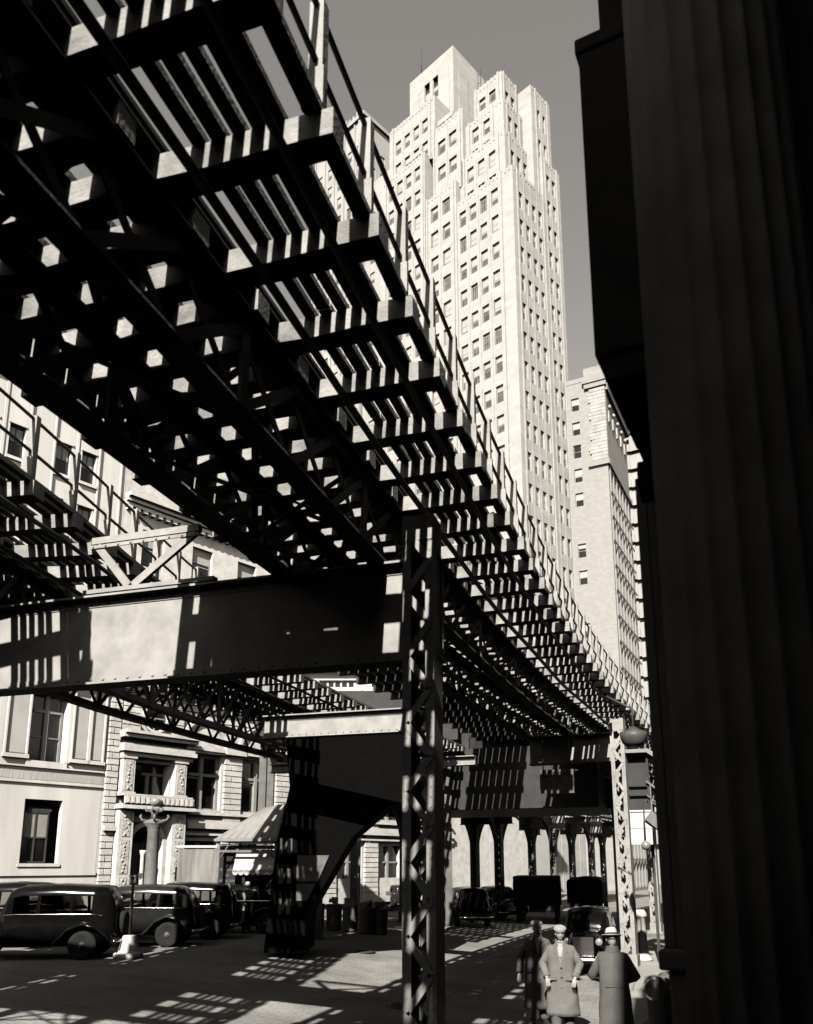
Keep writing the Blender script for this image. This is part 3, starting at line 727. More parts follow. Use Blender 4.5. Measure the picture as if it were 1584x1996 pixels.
for a, c, z0, z1, d in ((-1.0,2.95,7.95,8.15,.62),(-.95,2.9,8.15,8.32,.5),(-1.0,3.0,8.6,8.78,.6),(-1.0,3.0,8.78,8.92,.78),(-.9,2.85,7.75,7.95,.4),
  (-1.0,2.85,5.30,5.46,.85),(-.95,2.8,5.46,5.52,.7),(-.9,2.75,5.9,5.98,.72),(2.6,5.0,8.3,8.42,.18),(2.6,24,8.42,8.62,.30),(4.9,6.2,8.36,8.72,.34),(2.85,24,5.22,5.36,.25),(2.85,24,4.82,4.98,.15),(2.85,24,4.55,4.82,.32),(2.85,24,4.22,4.32,.2),
  (-1.5,-.9,4.3,4.5,.3),(S0,34,11.1,11.35,.5),(S0,34,10.9,11.1,.3),(S0,34,20.2,20.35,.35),(S0,34,20.38,20.6,.6),(S0,34,20.0,20.16,.2),(S0,34,23.4,24.2,1.0),(S0,34,.6,.95,.2)):
    m.box(a, c, -d, -.003, z0, z1); m.cut()
for k in range(60): m.box(S0+.1+k*.42, S0+.3+k*.42, -.3, -.003, 19.8, 19.98); m.cut()
m.build_pieces('cornice', M['stoneB'], ex)
m = MB()
for a, c in ((-.86,-.26),(1.9,2.52)):
    m.box(a, c, -.42, -.003, 5.98, 7.75); m.box(a-.05, c+.05, -.5, -.003, .6, 5.28)
    m.box(a-.06,c+.06,-.48,-.003,5.98,6.08); m.box(a-.06,c+.06,-.48,-.003,7.62,7.75); m.cut()
m.build_pieces('pilaster', M['stoneB'], ex)
m = MB()
for a, c in ((-.86,-.26),(1.9,2.52)):
    for z0, z1, d in ((6.15,7.55,.44),(4.05,5.15,.52),(2.4,3.9,.52),(.9,2.25,.52)):
        m.box(a+.1, c-.1, -d, -d+.017, z0, z1)
        for q in range(int((z1-z0)/.16)):
            m.ball(((a+c)/2+rr.uniform(-.12,.12), -d-.005, z0+.1+q*.16), rr.uniform(.04,.08), 6, sc=(1,.5,1))
    m.cut()
m.build_pieces('carved_panel', M['relief'], ex)
m = MB(); m.box(-.9,2.75,-.85,-.75,5.54,5.88)
for k in range(14): m.box(-.82+k*.26,-.70+k*.26,-.88,-.85,5.56,5.86)
m.ball((.75,-.9,5.7), .17, 8, sc=(1.4,.5,1)); m.build('balcony_parapet', M['stoneB'], ex)
oc = (.80, -.05, 9.72); m = MB()
for r0, r1, y0, y1 in ((.62,.74,-.22,-.003),(.74,.86,-.15,-.003)):
    ring = []
    for k in range(28):
        t = 2*math.pi*k/28; cs, sn = math.cos(t), math.sin(t)
        ring.append([(oc[0]+r0*cs,y0,oc[2]+r0*sn),(oc[0]+r1*cs,y0,oc[2]+r1*sn),(oc[0]+r1*cs,y1,oc[2]+r1*sn),(oc[0]+r0*cs,y1,oc[2]+r0*sn)])
    ring.append(ring[0]); m.sweep(ring, 0, False, caps=False)
oc_o = m.build('round_window', M['stoneB'], ex)
m = MB(); m.lathe([(.002,-.02),(.62,-.02),(.62,-.012),(.002,-.012)], 28, (oc[0],0,oc[2]), axis='y', smooth=False); m.build('pane', M['glass'], oc_o)
m = MB(); m.box(oc[0]-.03,oc[0]+.03,-.06,-.021,oc[2]-.6,oc[2]+.6); m.box(oc[0]-.6,oc[0]+.6,-.058,-.022,oc[2]-.03,oc[2]+.03); m.build('sash', M['frame'], oc_o)
m = MB()
for k in range(120):
    t = rr.uniform(math.pi*.95, math.pi*2.05); q = rr.uniform(.92,1.12) + (.25*abs(math.cos(t)) if math.sin(t) < -.3 else 0)
    m.ball((oc[0]+q*math.cos(t), -.08, oc[2]+q*.98*math.sin(t)), rr.uniform(.04,.085), 6, sc=(1,.8,1))
m.build('garland', M['relief'], ex)
m = MB()                                                     # big round-headed arches above the windows
for a, c in wins:
    cx = (a+c)/2; rad = (c-a)/2+.1
    for r0, r1, y0 in ((rad,rad+.14,-.10),(rad+.14,rad+.30,-.18)):
        rg = []
        for k in range(17):
            t = math.pi*k/16; cs, sn = math.cos(t), math.sin(t)
            rg.append([(cx+r0*cs,y0,8.66+r0*sn),(cx+r1*cs,y0,8.66+r1*sn),(cx+r1*cs,-.003,8.66+r1*sn),(cx+r0*cs,-.003,8.66+r0*sn)])
        m.sweep(rg, 0, False)
    m.cut()
m.build_pieces('arch_moulding', M['stoneB'], ex)
xw = MB(); xw.box(-.09,.09,-.1,.1,0,2.78); xw.box(-.72,.95,-.07,.09,1.68,1.82); xw.box(.92,1.04,-.08,.1,0,2.78); xw.box(-1.04,-.96,-.02,.1,0,2.78); xw.box(-.96,.92,-.03,.09,2.62,2.78); xw.box(-.96,.92,-.03,.09,0,.08); xw.box(-.96,-.09,-.02,.08,1.55,1.62)
xw.quad((-1.0,.08,0),(1.0,.08,0),(1.0,.08,2.78),(-1.0,.08,2.78),1); xm = xw.mesh('window', [M['frame'], M['glass']])
xl = MB(); xl.box(-.08,.1,-.06,.1,0,1.9); xl.box(-1,1,-.04,.09,.9,1.0); xl.quad((-1,.08,0),(1,.08,0),(1,.08,1.95),(-1,.08,1.95),1); xlm = xl.mesh('window', [M['frame'], M['glass']])
for a, c in wins:
    o = link('window', xm, ex); o.location = ((a+c)/2, .28, 5.5); o = link('window', xlm, ex); o.location = ((a+c)/2, .24, 2.0)
m = MB(); m.box(.05,.2,-.05,.08,0,1.2); m.box(-.2,1.0,-.04,.07,1.1,1.22); m.quad((-1.03,.07,0),(1.03,.07,0),(1.03,.07,1.65),(-1.03,.07,1.65),1); m.build('window', [M['frame'], M['glass']], ex, (.81,.5,5.9))
um = window_mb(1.25,1.9,.4,0).mesh('window', [M['frame'], M['glass'], M['blind']])
for x, y, z in ups: o = link('window', um, ex); o.location = (x, y, z)
m = MB()                                                     # doorway: deep arch head over dark leaves
rg = []
for k in range(15):
    t = math.pi*k/14; rg.append([(.82+.82*math.cos(t), -.10, 3.75+.82*math.sin(t)), (.82+1.02*math.cos(t), -.10, 3.75+1.02*math.sin(t)), (.82+1.02*math.cos(t), .3, 3.75+1.02*math.sin(t)), (.82+.82*math.cos(t), .3, 3.75+.82*math.sin(t))])
m.sweep(rg, 0, False)
for x in (-.2,1.66): m.box(x, x+.18, -.1, .3, .6, 3.75)
dr = m.build('doorway', M['stoneB'], ex)
m = MB(); m.box(-.02,1.64,.5,.56,.6,3.8); m.box(.80,.84,.46,.499,.6,3.8); m.build('door', M['shop'], dr)
m = MB(); m.box(.35,.55,-.30,-.27,2.2,2.42); m.build('notice', M['paper'], dr)
m = MB(); m.lathe([(.14,.6),(.14,.8),(.10,.85),(.095,3.2),(.14,3.3),(.17,3.45)], 12, (.55,-.2,0)); m.build('porch_column', M['stoneB'], ex)
m = MB(); m.lathe([(.13,.6),(.13,.8),(.10,.85),(.09,3.1),(.13,3.2),(.16,3.35)], 12, (2.72,-.25,0)); m.build('porch_column', M['stoneB'], ex)
m = MB(); m.box(2.1,2.5,-.56,-.54,2.1,2.7); m.build('wall_plate', M['signd'], ex)

# --- sunny corner building across the square ---------------------------------
def ex_corner(t):
    m = MB()
    for z0, z1, d in ((4.55,4.75,.35),(4.75,4.95,.55),(4.95,5.1,.2),(14.6,15.2,.7)): m.box(-5.6,7.3,-d,-.003,z0,z1); m.cut()
    m.build_pieces('cornice', M['stoneC'], t)
    m = MB(); rr = random.Random(9); z = .3; k = 0
    while z < 4.4:
        m.box(-5.55+.012,-3.5,-.12-rr.uniform(0,.03),-.003,z,z+.3); z += .34; k += 1
    m.cut(); z = 5.2
    while z < 10: m.box(-5.55,-4.2,-.12,-.003,z,z+.4); z += .45
    m.build_pieces('rusticated_block', M['stoneC'], t)
    m = MB()
    for x in (-3.0,-.55,1.75,3.9,6.2):
        m.box(x-.35,x+.35,-.25,-.003,0.2,3.6); m.box(x-.45,x+.5,-.42,-.003,3.6,4.0); m.cut()
    m.build_pieces('shop_pier', M['stoneC'], t)
    m = MB()
    for x in (-3.0,-.55,1.75,3.9,6.2): m.box(x-.351,x+.351,-.27,-.251,1.1,2.0); m.cut()
    m.build_pieces('pier_plinth', M['shop'], t)
    m = MB(); m.box(-3.3,7.2,-.06,-.003,3.95,4.5); m.build('fascia', M['shop'], t)
    for x0, x1 in ((-2.6,-.95),(-.15,1.35),(2.15,3.5),(4.3,5.8)):
        m = MB(); m.box(x0,x0+.1,-.12,-.05,.3,3.5); m.box(x1-.1,x1,-.12,-.05,.3,3.5); m.box(x0+.1,x1-.1,-.12,-.05,2.55,2.68); m.box(x0+.1,x1-.1,-.12,-.05,.3,.9); m.quad((x0,-.04,.3),(x1,-.04,.3),(x1,-.04,3.5),(x0,-.04,3.5),1); m.box((x0+x1)/2-.3,(x0+x1)/2+.25,-.1,-.06,1.1,2.2,2)
        m.build('shop_window', [M['frame'], M['glass'], M['paper']], t)
    m = MB(); m.box(-5.0,-4.2,-.22,-.14,2.6,3.2); m.build('wall_sign', M['signd'], t)
block('corner_building', 'sunlit stone corner building with shop piers, seen low between the railway columns', 'building', (-15.9,52.7,0), R(73), -5.6, 7.2, 10, 15.2, (-2.0,.4,2.9,5.3), 5.5, 3.4, 3, .8, 2.3, M['stoneC'], [window_mb(.78,2.28,b_) for b_ in (.45,.2)], ex_corner)
block('dark_side_block', 'shaded brick block with a pale signboard next to the sunlit corner building', 'building', (-11.2,63,0), R(40), -5.5, 4, 9, 12, (-3.5,-.5,2.5), 5.0, 3.4, 2, 1.0, 2.1, M['faro'], [window_mb(.98,2.08,b_) for b_ in (.3,0)])

# --- station house on the far side of the left track -------------------------
st = thing('station_house', 'white timber station house with a band of small windows, glimpsed between the railway girders', 'station house', (-12.2,31.9,0), R(17))
m = MB(); hs = []; pn = []
for c in (-2.9,-.75,1.4,3.5):
    for k in range(5): hs.append((c-.68+k*.29, c-.47+k*.29, 10.28, 10.50, .08)); pn.append((c-.575+k*.29, 10.28))
m.facade(-4.2, 4.4, 10.12, 10.95, hs, mp, .08); m.box(-4.2,4.4,-.01,.11,8.0,10.119,1); m.quad((-4.2,.1,8.2),(4.4,.1,8.2),(4.4,.1,10.9),(-4.2,.1,10.9),1); m.box(-4.2,4.4,.12,3.5,8.0,10.9); m.box(-4.3,-2.2,-.03,.11,10.95,11.0)
for x in (-2.0,.3,2.45): m.box(x-.03,x+.03,-.03,-.003,10.13,10.95)
for c in (-2.9,-.75,1.4,3.5): m.box(c-.8,c+.85,-.12,-.003,10.56,10.62)
m.build('wall', [M['white'], M['shop']], st)
m = MB(); m.sweep([[(-4.6,-.4,10.98),(4.7,-.4,10.98),(4.7,3.9,10.98),(-4.6,3.9,10.98)],[(-3,1,11.9),(3.2,1,11.9),(3.2,2.6,11.9),(-3,2.6,11.9)]],0,False); m.build('roof', M['roofm'], st)
g = MB(); g.quad((-.1,0,0),(.1,0,0),(.1,0,.21),(-.1,0,.21)); gm = g.mesh('pane', M['glass'])
for x, z in pn: o = link('window', gm, st); o.location = (x, .07, z)
for x in (-1.95, 2.5):
    m = MB(); m.tube([(x,-.05,10.0),(x,-.1,9.5),(x+.1,-.3,9.35)], .03, 6); m.lathe([(.02,.1),(.2,0),(.17,-.04)], 10, (x+.1,-.35,9.3)); m.build('gas_lamp', M['castiron'], st)
m = MB()
for x in (-4,0,4): m.beam((x,1,.3),(x,1,8.0),.3,.3); m.beam((x,3,.3),(x,3,8.0),.3,.3); m.cut()
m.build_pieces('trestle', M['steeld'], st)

# --- dark station building straddling the left track -------------------------
sd_ = thing('station_building', 'soot-dark timber station building over the street, spanning the far railway bents', 'station building', (-7.5,34,0), R(-3))
m = MB(); hs = []
for k in range(9): hs.append((-4.6+k*1.1, -4.0+k*1.1, 7.7, 8.6, .1))
m.facade(-5.6, 5.2, 5.1, 9.3, hs, mp, .1); m.box(-5.6,5.2,.3,6,5.1,9.25); m.box(-5.6,-5.55,.0,.3,5.1,9.3); m.box(5.15,5.2,.0,.3,5.1,9.3)
for k in range(30): m.box(-5.6+k*.37,-5.57+k*.37,-.02,-.002,5.12,7.2)
m.build('wall', M['shop'], sd_)  # dark timber tone stands in for shade under the decks
m = MB(); m.sweep([[(-6.2,-.7,9.3),(5.8,-.7,9.3),(5.8,6.6,9.3),(-6.2,6.6,9.3)],[(-4,2,10.3),(4,2,10.3),(4,4,10.3),(-4,4,10.3)]],0,False); m.build('roof', M['iron'], sd_)
pm = MB(); pm.box(-.3,.3,0,.03,0,.9); pm.box(-.02,.02,-.02,-.001,0,.9); pmm = pm.mesh('window', M['glass'])
m = MB()
for k in range(8): m.box(.1+k*.30,.36+k*.30,-14.5,-.05,2,2.06)
for k in range(12): m.box(.0,2.5,-14.3+k*1.25,-14.1+k*1.25,1.82,1.995)
for v in range(len(m.v)): m.v[v] = (m.v[v][0]-m.v[v][1]*-.03, m.v[v][1], m.v[v][2]+6.3)
m.build('platform', M['shop'], sd_)  # platform added to shade the street between the tracks
for k in range(9): o = link('window', pmm, sd_); o.location = (-4.3+k*1.1, .08, 7.7)

# --- the dark columned portico at the right ----------------------------------
pt = thing('columned_building', 'sooty stone building with giant fluted columns filling the right edge in deep shade', 'building', (0,0,0))
A = R(9.5); hx, hy = math.sin(A), math.cos(A)
def al(o, s): return (o*hy + s*hx, -o*hx + s*hy)             # o to the right, s along the building
def pbox(m, o0, o1, s0, s1, z0, z1):
    v = [al(o0,s0), al(o1,s0), al(o1,s1), al(o0,s1)]; m.prism(v, z0, z1, plane='xy')
OB = -.99                                                   # right offset of the block's outer face
m = MB()
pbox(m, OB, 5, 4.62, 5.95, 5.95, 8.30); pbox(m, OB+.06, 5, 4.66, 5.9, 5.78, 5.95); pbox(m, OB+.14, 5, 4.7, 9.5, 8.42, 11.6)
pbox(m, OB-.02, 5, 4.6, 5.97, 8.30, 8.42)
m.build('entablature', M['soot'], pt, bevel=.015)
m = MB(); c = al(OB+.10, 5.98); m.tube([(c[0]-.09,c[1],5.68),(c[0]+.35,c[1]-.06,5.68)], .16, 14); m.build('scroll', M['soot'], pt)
def fluted(cx, cy, r, z0, z1, nf=20, ph=0):
    m = MB(); rings = []
    n = nf*8
    for i in range(9):
        t = i/8; rr_ = r*(1-.10*t*t); z = z0+.42+(z1-z0-.42)*t; ring = []
        for k in range(n):
            a = 2*math.pi*k/n+ph; q = (k % 8)/8; fl = math.sin(math.pi*q)**.7*.075 if 0 < q else 0
            ring.append((cx+rr_*(1-fl)*math.cos(a), cy+rr_*(1-fl)*math.sin(a), z))
        rings.append(ring)
    m.sweep(rings, 0, True)
    m.lathe([(r*1.01,z0+.42),(r*1.05,z0+.38),(r*1.05,z0+.30),(r*1.01,z0+.26),(r*1.07,z0+.20),(r*1.09,z0+.12),(r*1.08,z0+.05),(r*1.08,z0)], 32, (cx,cy,0))
    o = m.build('column', M['sooty'], pt); return o
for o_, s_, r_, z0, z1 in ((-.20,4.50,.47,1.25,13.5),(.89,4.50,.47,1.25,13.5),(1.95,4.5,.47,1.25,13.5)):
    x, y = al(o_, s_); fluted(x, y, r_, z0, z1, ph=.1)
m = MB()                                                     # moulded pier beyond the columns
for k in range(7): pbox(m, -1.10+k*.085, -1.10+k*.085+(.06 if k % 2 else .083), 6.42-.02*(k % 3)+.025*k, 7.6, 2.2, 5.95)
pbox(m, -.52, 2, 6.7, 7.6, 2.2, 5.95)
m.build('pier', M['sooty'], pt, bevel=.012)
m = MB(); pbox(m, -1.06, 2, 6.3, 7.75, 0, 2.06); pbox(m, -1.12, 2, 6.24, 7.8, 2.06, 2.2); pbox(m, -.62, 4, 4.4, 6.0, 0, 1.25); m.build('plinth', M['sooty'], pt, bevel=.02)
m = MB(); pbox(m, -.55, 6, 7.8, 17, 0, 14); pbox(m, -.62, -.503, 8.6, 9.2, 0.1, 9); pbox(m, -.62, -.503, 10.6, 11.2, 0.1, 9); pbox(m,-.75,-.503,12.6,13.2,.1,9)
pbox(m, -.1, 8, 17.003, 46, 0, 11); m.box(2.6,9,-.7,4.3,0,12); m.box(.0,9,-14,-.75,0,15)  # unseen boxes around the camera added to keep sun off the columns
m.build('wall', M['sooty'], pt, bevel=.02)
m = MB(); x, y = al(-.66,6.2)
m.tube([(-.05,7.2,1.9),(-.05,6.9,1.9),(-.10,6.75,1.86)], [.05,.05,.055], 10); m.lathe([(.05,0),(.09,-.04),(.09,-.12),(.07,-.13)], 14, (-.11,6.72,1.9), axis='y'); m.build('hose_connection', M['chrome'], pt)
# iron newel and rail at the porch steps
nw = thing('stair_newel', 'dark round-topped iron newel of the porch steps beside the plinth', 'newel post', (-.10,8.3,.12))
m = MB(); m.lathe([(.13,0),(.13,.9),(.115,1.2),(.12,1.45),(.10,1.55),(.05,1.61),(.002,1.63)], 20); m.build('post', M['iron'], nw)
m = MB(); m.tube([(-.1,.1,1.25),(-.35,1.1,.9),(-.5,1.7,.3)], .025, 8); m.build('handrail', M['castiron'], nw)

# --- vehicles ----------------------------------------------------------------
def car_parts(t, paint, L=4.4, Wd=1.62, round_=0.0, hgt=1.72, spare=True, trunk=False):
    """1930s sedan, front towards +x, origin on the ground at the middle"""
    r = L/4.4; hw = Wd/2-.13
    def ring(x, zb, zt, w_b, w_m, w_t, zm):
        P = []
        for s in (1,): P = [(x, -w_b, zb), (x, -w_m, zm*.62+zb*.38), (x, -w_m, zm), (x, -w_t-(w_m-w_t)*.25, zm+(zt-zm)*.62), (x, -w_t, zt-(zt-zm)*.14), (x, -w_t*.72, zt-.03), (x, 0, zt)]
        return P + [(a, -b_, c) for a, b_, c in P[-2::-1]]
    q = round_; m = MB(); H = hgt
    if not trunk:
        st_ = [(-2.0,.50,.62,.35,.38,.30,.56),(-1.96,.44,.98+.1*(1-q),.52,.58,.44,.80),(-1.86+.05*q,.42,1.30+.16*(1-q),hw*.88,hw*.94,hw*.72,1.0),(-1.72+.08*q,.42,H-.16+.10*(1-q),hw*.95,hw*.98,hw*.80,1.04),(-1.45,.42,H-.04,hw,hw,hw*.85,1.06),(-.6,.42,H,hw,hw,hw*.86,1.07),(.25,.42,H-.03,hw*.96,hw*.97,hw*.83,1.07),(.52,.42,H-.13,hw*.90,hw*.92,hw*.78,1.06),(.74,.42,1.12,hw*.82,hw*.84,hw*.74,1.03)]
    else:
        st_ = [(-2.15,.50,.70,.4,.45,.35,.62),(-2.1,.44,.92,.55,.6,.46,.8),(-1.8,.42,1.08,hw*.88,hw*.92,hw*.7,.95),(-1.35,.42,1.30,hw*.95,hw*.97,hw*.76,1.03),(-1.05,.42,H-.10,hw,hw,hw*.82,1.05),(-.5,.42,H,hw,hw,hw*.85,1.06),(.2,.42,H-.04,hw*.96,hw*.97,hw*.82,1.06),(.45,.42,H-.16,hw*.90,hw*.92,hw*.78,1.05),(.85,.42,1.12,hw*.80,hw*.82,hw*.72,1.02)]
    xs = [(-1.42,-.98),(-.90,-.22),(-.14,.42)] if not trunk else [(-.95,-.50),(-.43,.0),(.07,.42)]
    for xw in [v for p in xs for v in p]:                    # stations at the window posts
        for i in range(len(st_)-1):
            if st_[i][0] < xw < st_[i+1][0]:
                f_ = (xw-st_[i][0])/(st_[i+1][0]-st_[i][0]); st_.insert(i+1, tuple(p+(q_-p)*f_ for p, q_ in zip(st_[i], st_[i+1]))); break
    rgs = [ring(x*r, *a) for x, *a in st_]; n_ = len(rgs[0]); ff = []
    for i in range(len(rgs)-1):
        open_ = any(a-.01 < (st_[i][0]+st_[i+1][0])/2 < c+.01 for a, c in xs)
        for j in range(n_):
            if open_ and j in (2, n_-4): continue
            ff.append((i*n_+j, i*n_+(j+1) % n_, (i+1)*n_+(j+1) % n_, (i+1)*n_+j))
    ff.append(tuple(range(n_-1,-1,-1))); ff.append(tuple((len(rgs)-1)*n_+i for i in range(n_)))
    m.add([p for g_ in rgs for p in g_], ff, 0, True)
    m.box(-1.3*r,-.75*r,-hw*.85,hw*.85,.5,1.18); m.box(-.2*r,.0,-hw*.8,hw*.8,.5,1.15)
    wq = []
    for a, c in xs:
        ia = [i for i, s_ in enumerate(st_) if abs(s_[0]-a) < 1e-6]; ic = [i for i, s_ in enumerate(st_) if abs(s_[0]-c) < 1e-6]
        i0 = ia[0] if ia else 0; i1 = ic[0] if ic else len(st_)-1
        for j in (2, n_-4): wq.append([rgs[i][j] for i in range(i0, i1+1)] + [rgs[i][j+1] for i in range(i1, i0-1, -1)])
    hd = [(.70,.45,1.13,hw*.80,hw*.80,hw*.60,.95),(1.2,.45,1.10,hw*.66,hw*.66,hw*.5,.92),(1.72,.45,1.05,hw*.46,hw*.48,hw*.38,.88),(1.80,.47,1.0,hw*.42,hw*.44,hw*.34,.86)]
    m.sweep([ring(x*r, *a) for x, *a in hd], 0, True)
    m.box(-1.9*r,1.7*r,-.42,.42,.30,.45)
    body = m.build('body', paint, t)
    m = MB()
    for s in (-1, 1):
        yw = s*(Wd/2-.12)
        fr = [(1.98,.42),(1.96,.62),(1.82,.80),(1.55,.88),(1.25,.82),(.98,.62),(.72,.42),(.5,.36)]
        rr_ = [(-.55,.36),(-.72,.50),(-.92,.74),(-1.25,.88),(-1.58,.80),(-1.84,.58),(-1.96,.40)]
        for arc in (fr, rr_):
            rings = []
            for i, (x, z) in enumerate(arc):
                wv = .14 if 0 < i < len(arc)-1 else .11
                rings.append([(x*r, yw-wv, z-.06), (x*r, yw-wv, z-.01), (x*r, yw-wv*.5, z+.035), (x*r, yw, z+.045), (x*r, yw+wv*.5, z+.035), (x*r, yw+wv, z-.01), (x*r, yw+wv, z-.06), (x*r, yw, z-.01)])
            m.sweep(rings, 0, True)
        m.box(-.58*r,.55*r, yw-.14, yw+.14, .32, .36); m.cut()
    m.build_pieces('fender', paint, t)
    for sx in (-1.28, 1.35):
        for s in (-1, 1):
            m = MB(); c = (sx*r, s*(Wd/2-.12), .345); y0 = s*.085
            m.lathe([(.24,-.07),(.31,-.085),(.345,-.05),(.345,.05),(.31,.085),(.24,.07)], 22, c, axis='y'); wl = m.build('wheel', M['tyre'], t)
            m = MB(); m.lathe([(.24,-.03),(.23,s*.045),(.15,s*.03),(.09,s*.05),(.07,s*.10),(.002,s*.105)], 18, c, axis='y'); m.build('rim', M['wheelm'], wl)
    def win(P, name='window', mt=M['glass']):
        m = MB(); n = len(P); c = sum((Vector(p) for p in P), Vector())/n
        m.add(P, [tuple(range(n))]); return m.build(name, mt, t)
    def yo(z, f=1): return (hw + (hw*.855-hw)*max(0, (z-1.07))/(H-1.07)*.72)*f+.008
    for P in wq: win(P, 'window', M['clear'])
    for s in (-1, 1):
        m = MB(); m.tube([(.7*r,s*hw*.83,1.06),(.3*r,s*(hw+.012),1.09),(-1.4*r,s*(hw+.012),1.09),(-1.75*r,s*hw*.97,1.06)], .012, 6); m.build('belt_moulding', M['chrome'], t)
        m = MB(); m.lathe([(.002,-.11),(.06,-.09),(.10,0),(.11,.05),(.10,.055)], 14, (1.72*r, s*.40, .86), axis='x'); hl = m.build('headlight', paint, t)
        m = MB(); m.lathe([(.098,.056),(.08,.075),(.002,.085)], 14, (1.72*r, s*.40, .86), axis='x'); m.build('lens', M['glassw'], hl)
    win([(.56*r,-.52,1.16),(.56*r,.52,1.16),(.46*r,.46,H-.22),(.46*r,-.46,H-.22)], 'windscreen')
    if not trunk: win([(-1.815*r+.03*q,-.34,1.22),(-1.815*r+.03*q,.34,1.22),(-1.75*r+.08*q,.32,H-.28),(-1.75*r+.08*q,-.32,H-.28)], 'rear_window')
    m = MB(); m.box(1.78*r,1.815*r,-.26,.26,.5,.98)
    for k in range(9): m.box(1.816*r,1.83*r,-.24+k*.058,-.215+k*.058,.52,.96)
    m.build('grille', M['chrome'], t)
    for x in (2.08, -2.12):
        m = MB(); s = 1 if x > 0 else -1
        m.tube([(x*r-s*.12,-Wd*.47,.45),(x*r,-Wd*.3,.45),(x*r+s*.02,0,.45),(x*r,Wd*.3,.45),(x*r-s*.12,Wd*.47,.45)], .035, 8); m.tube([(x*r-s*.01,-.3,.45),(x*r-s*.4,-.3,.42)], .02, 6); m.tube([(x*r-s*.01,.3,.45),(x*r-s*.4,.3,.42)], .02, 6)
        m.build('bumper', M['chrome'], t)
    if spare:
        m = MB(); c = (-2.03*r, 0, .80); m.lathe([(.22,-.07),(.29,-.085),(.335,-.05),(.335,.05),(.29,.085),(.22,.07)], 22, c, axis='x'); sw = m.build('spare_wheel', M['tyre'], t)
        m = MB(); m.lathe([(.22,-.06),(.2,-.075),(.1,-.06),(.002,-.08)], 18, c, axis='x'); m.build('rim', M['wheelm'], sw)
    m = MB()
    for s in (-1,): m.lathe([(.045,0),(.05,-.05),(.03,-.07)], 10, (-1.9*r, s*.55, .78), axis='x')
    m.build('tail_lamp', M['chrome'], t)
    return t
GP = 'cars parked along the square'
def car(label, x, y, head, paint, z=None, group=None, **k):
    t = thing('parked_car', label, 'car', (x, y, gz(x,y) if z is None else z), R(90)-head, group); return car_parts(t, paint, **k)
car('big black sedan nearest the camera, its tail and spare wheel behind the sign post', -15.35, 17.75, R(-112), M['carp'], group=GP, L=4.6, Wd=1.68, hgt=1.84)
car('black sedan with a pale rounded tail, second in the parked row from the nearest sedan', -15.05, 21.2, R(-108), M['carg'], group=GP, L=4.4, round_=.8, hgt=1.74)
car('dark boxy sedan in the middle of the parked row, below the lamp column', -15.1, 23.6, R(-108), M['carp'], group=GP, L=4.3, hgt=1.76)
car('rounded coupe with a long sloping tail, last of the row and nearest the news stand', -14.4, 26.3, R(-100), M['carp'], group=GP, L=4.4, trunk=True, hgt=1.68, spare=False)
car('black sedan parked beyond the nearest one, only its roof and windows showing', -18.6, 19.9, R(-112), M['carp'], group=GP, L=4.5, round_=.6, hgt=1.82)
car('dark sedan cut by the left edge of the photo', -19.9, 16.7, R(-112), M['carp'], group=GP, L=4.5, round_=.9, hgt=1.78)
car('light grey car in the sun before the corner building, a man bending at its side', -16.9, 49.9, R(-62), M['carg'], group='cars in the far street', L=4.2, hgt=1.62)
car('black closed car with a square back, standing right of the first column', -8.75, 37.2, R(-28), M['carp'], group='cars in the far street', L=4.3, hgt=1.72, spare=False)
car('dark car behind the square-backed one, its front in the light', -8.3, 43.5, R(150), M['carp'], group='cars in the far street', L=4.2)
car('dark car with sun strips on its front, just behind the man in the felt hat', -2.08, 23.8, R(180), M['carp'], L=4.3, Wd=1.55, hgt=1.66, spare=False)
def truck(label, x, y, head, bw, bl, bh, roundtop=False):
    t = thing('truck', label, 'truck', (x, y, 0), R(90)-head)
    m = MB(); z0 = .85
    if roundtop:
        P = [(-bw/2, z0), (bw/2, z0), (bw/2, bh-.25)] + [(bw/2*math.cos(a), bh-.25+.25*math.sin(a)) for a in [math.pi*k/8 for k in range(1,8)]] + [(-bw/2, bh-.25)]
        m.prism(P, -bl+.6, .6, plane='yz')
    else: m.box(-bl+.6,.6,-bw/2,bw/2,z0,bh)
    for k in range(6): m.box(-bl+.7+k*bl/6.4, -bl+.76+k*bl/6.4, -bw/2-.02, bw/2+.02, z0+.02, bh-.3)
    m.build('cargo_body', M['canvas'], t, bevel=.03)
    m = MB(); m.box(.64,1.7,-bw/2*.82,bw/2*.82,.7,1.95); m.build('cab', M['carp'], t, bevel=.08)
    m = MB(); m.box(1.70,2.6,-.42,.42,.6,1.3); m.build('bonnet', M['carp'], t, bevel=.06)
    m = MB(); m.box(-bl+.6,2.7,-.4,.4,.55,.69); m.build('chassis', M['iron'], t)
    for xw in (-bl+1.4, 2.1):
        for s in (-1,1):
            m = MB(); m.lathe([(.26,-.09),(.40,-.10),(.44,-.05),(.44,.05),(.40,.10),(.26,.09)], 20, (xw, s*(bw/2-.2), .44), axis='y'); wl = m.build('wheel', M['tyre'], t)
            m = MB(); m.lathe([(.26,-.02),(.12,s*.05),(.002,s*.09)], 14, (xw, s*(bw/2-.2), .44), axis='y'); m.build('rim', M['wheelm'], wl)
    m = MB(); m.quad((1.705,-.6,1.4),(1.705,.6,1.4),(1.705,.6,1.85),(1.705,-.6,1.85)); m.build('windscreen', M['glass'], t)
    for s in (-1,1):
        m = MB(); m.lathe([(.05,-.1),(.12,0),(.1,.06),(.002,.07)], 12, (2.62, s*.5, 1.1), axis='x'); m.build('headlight', M['chrome'], t)
    return t
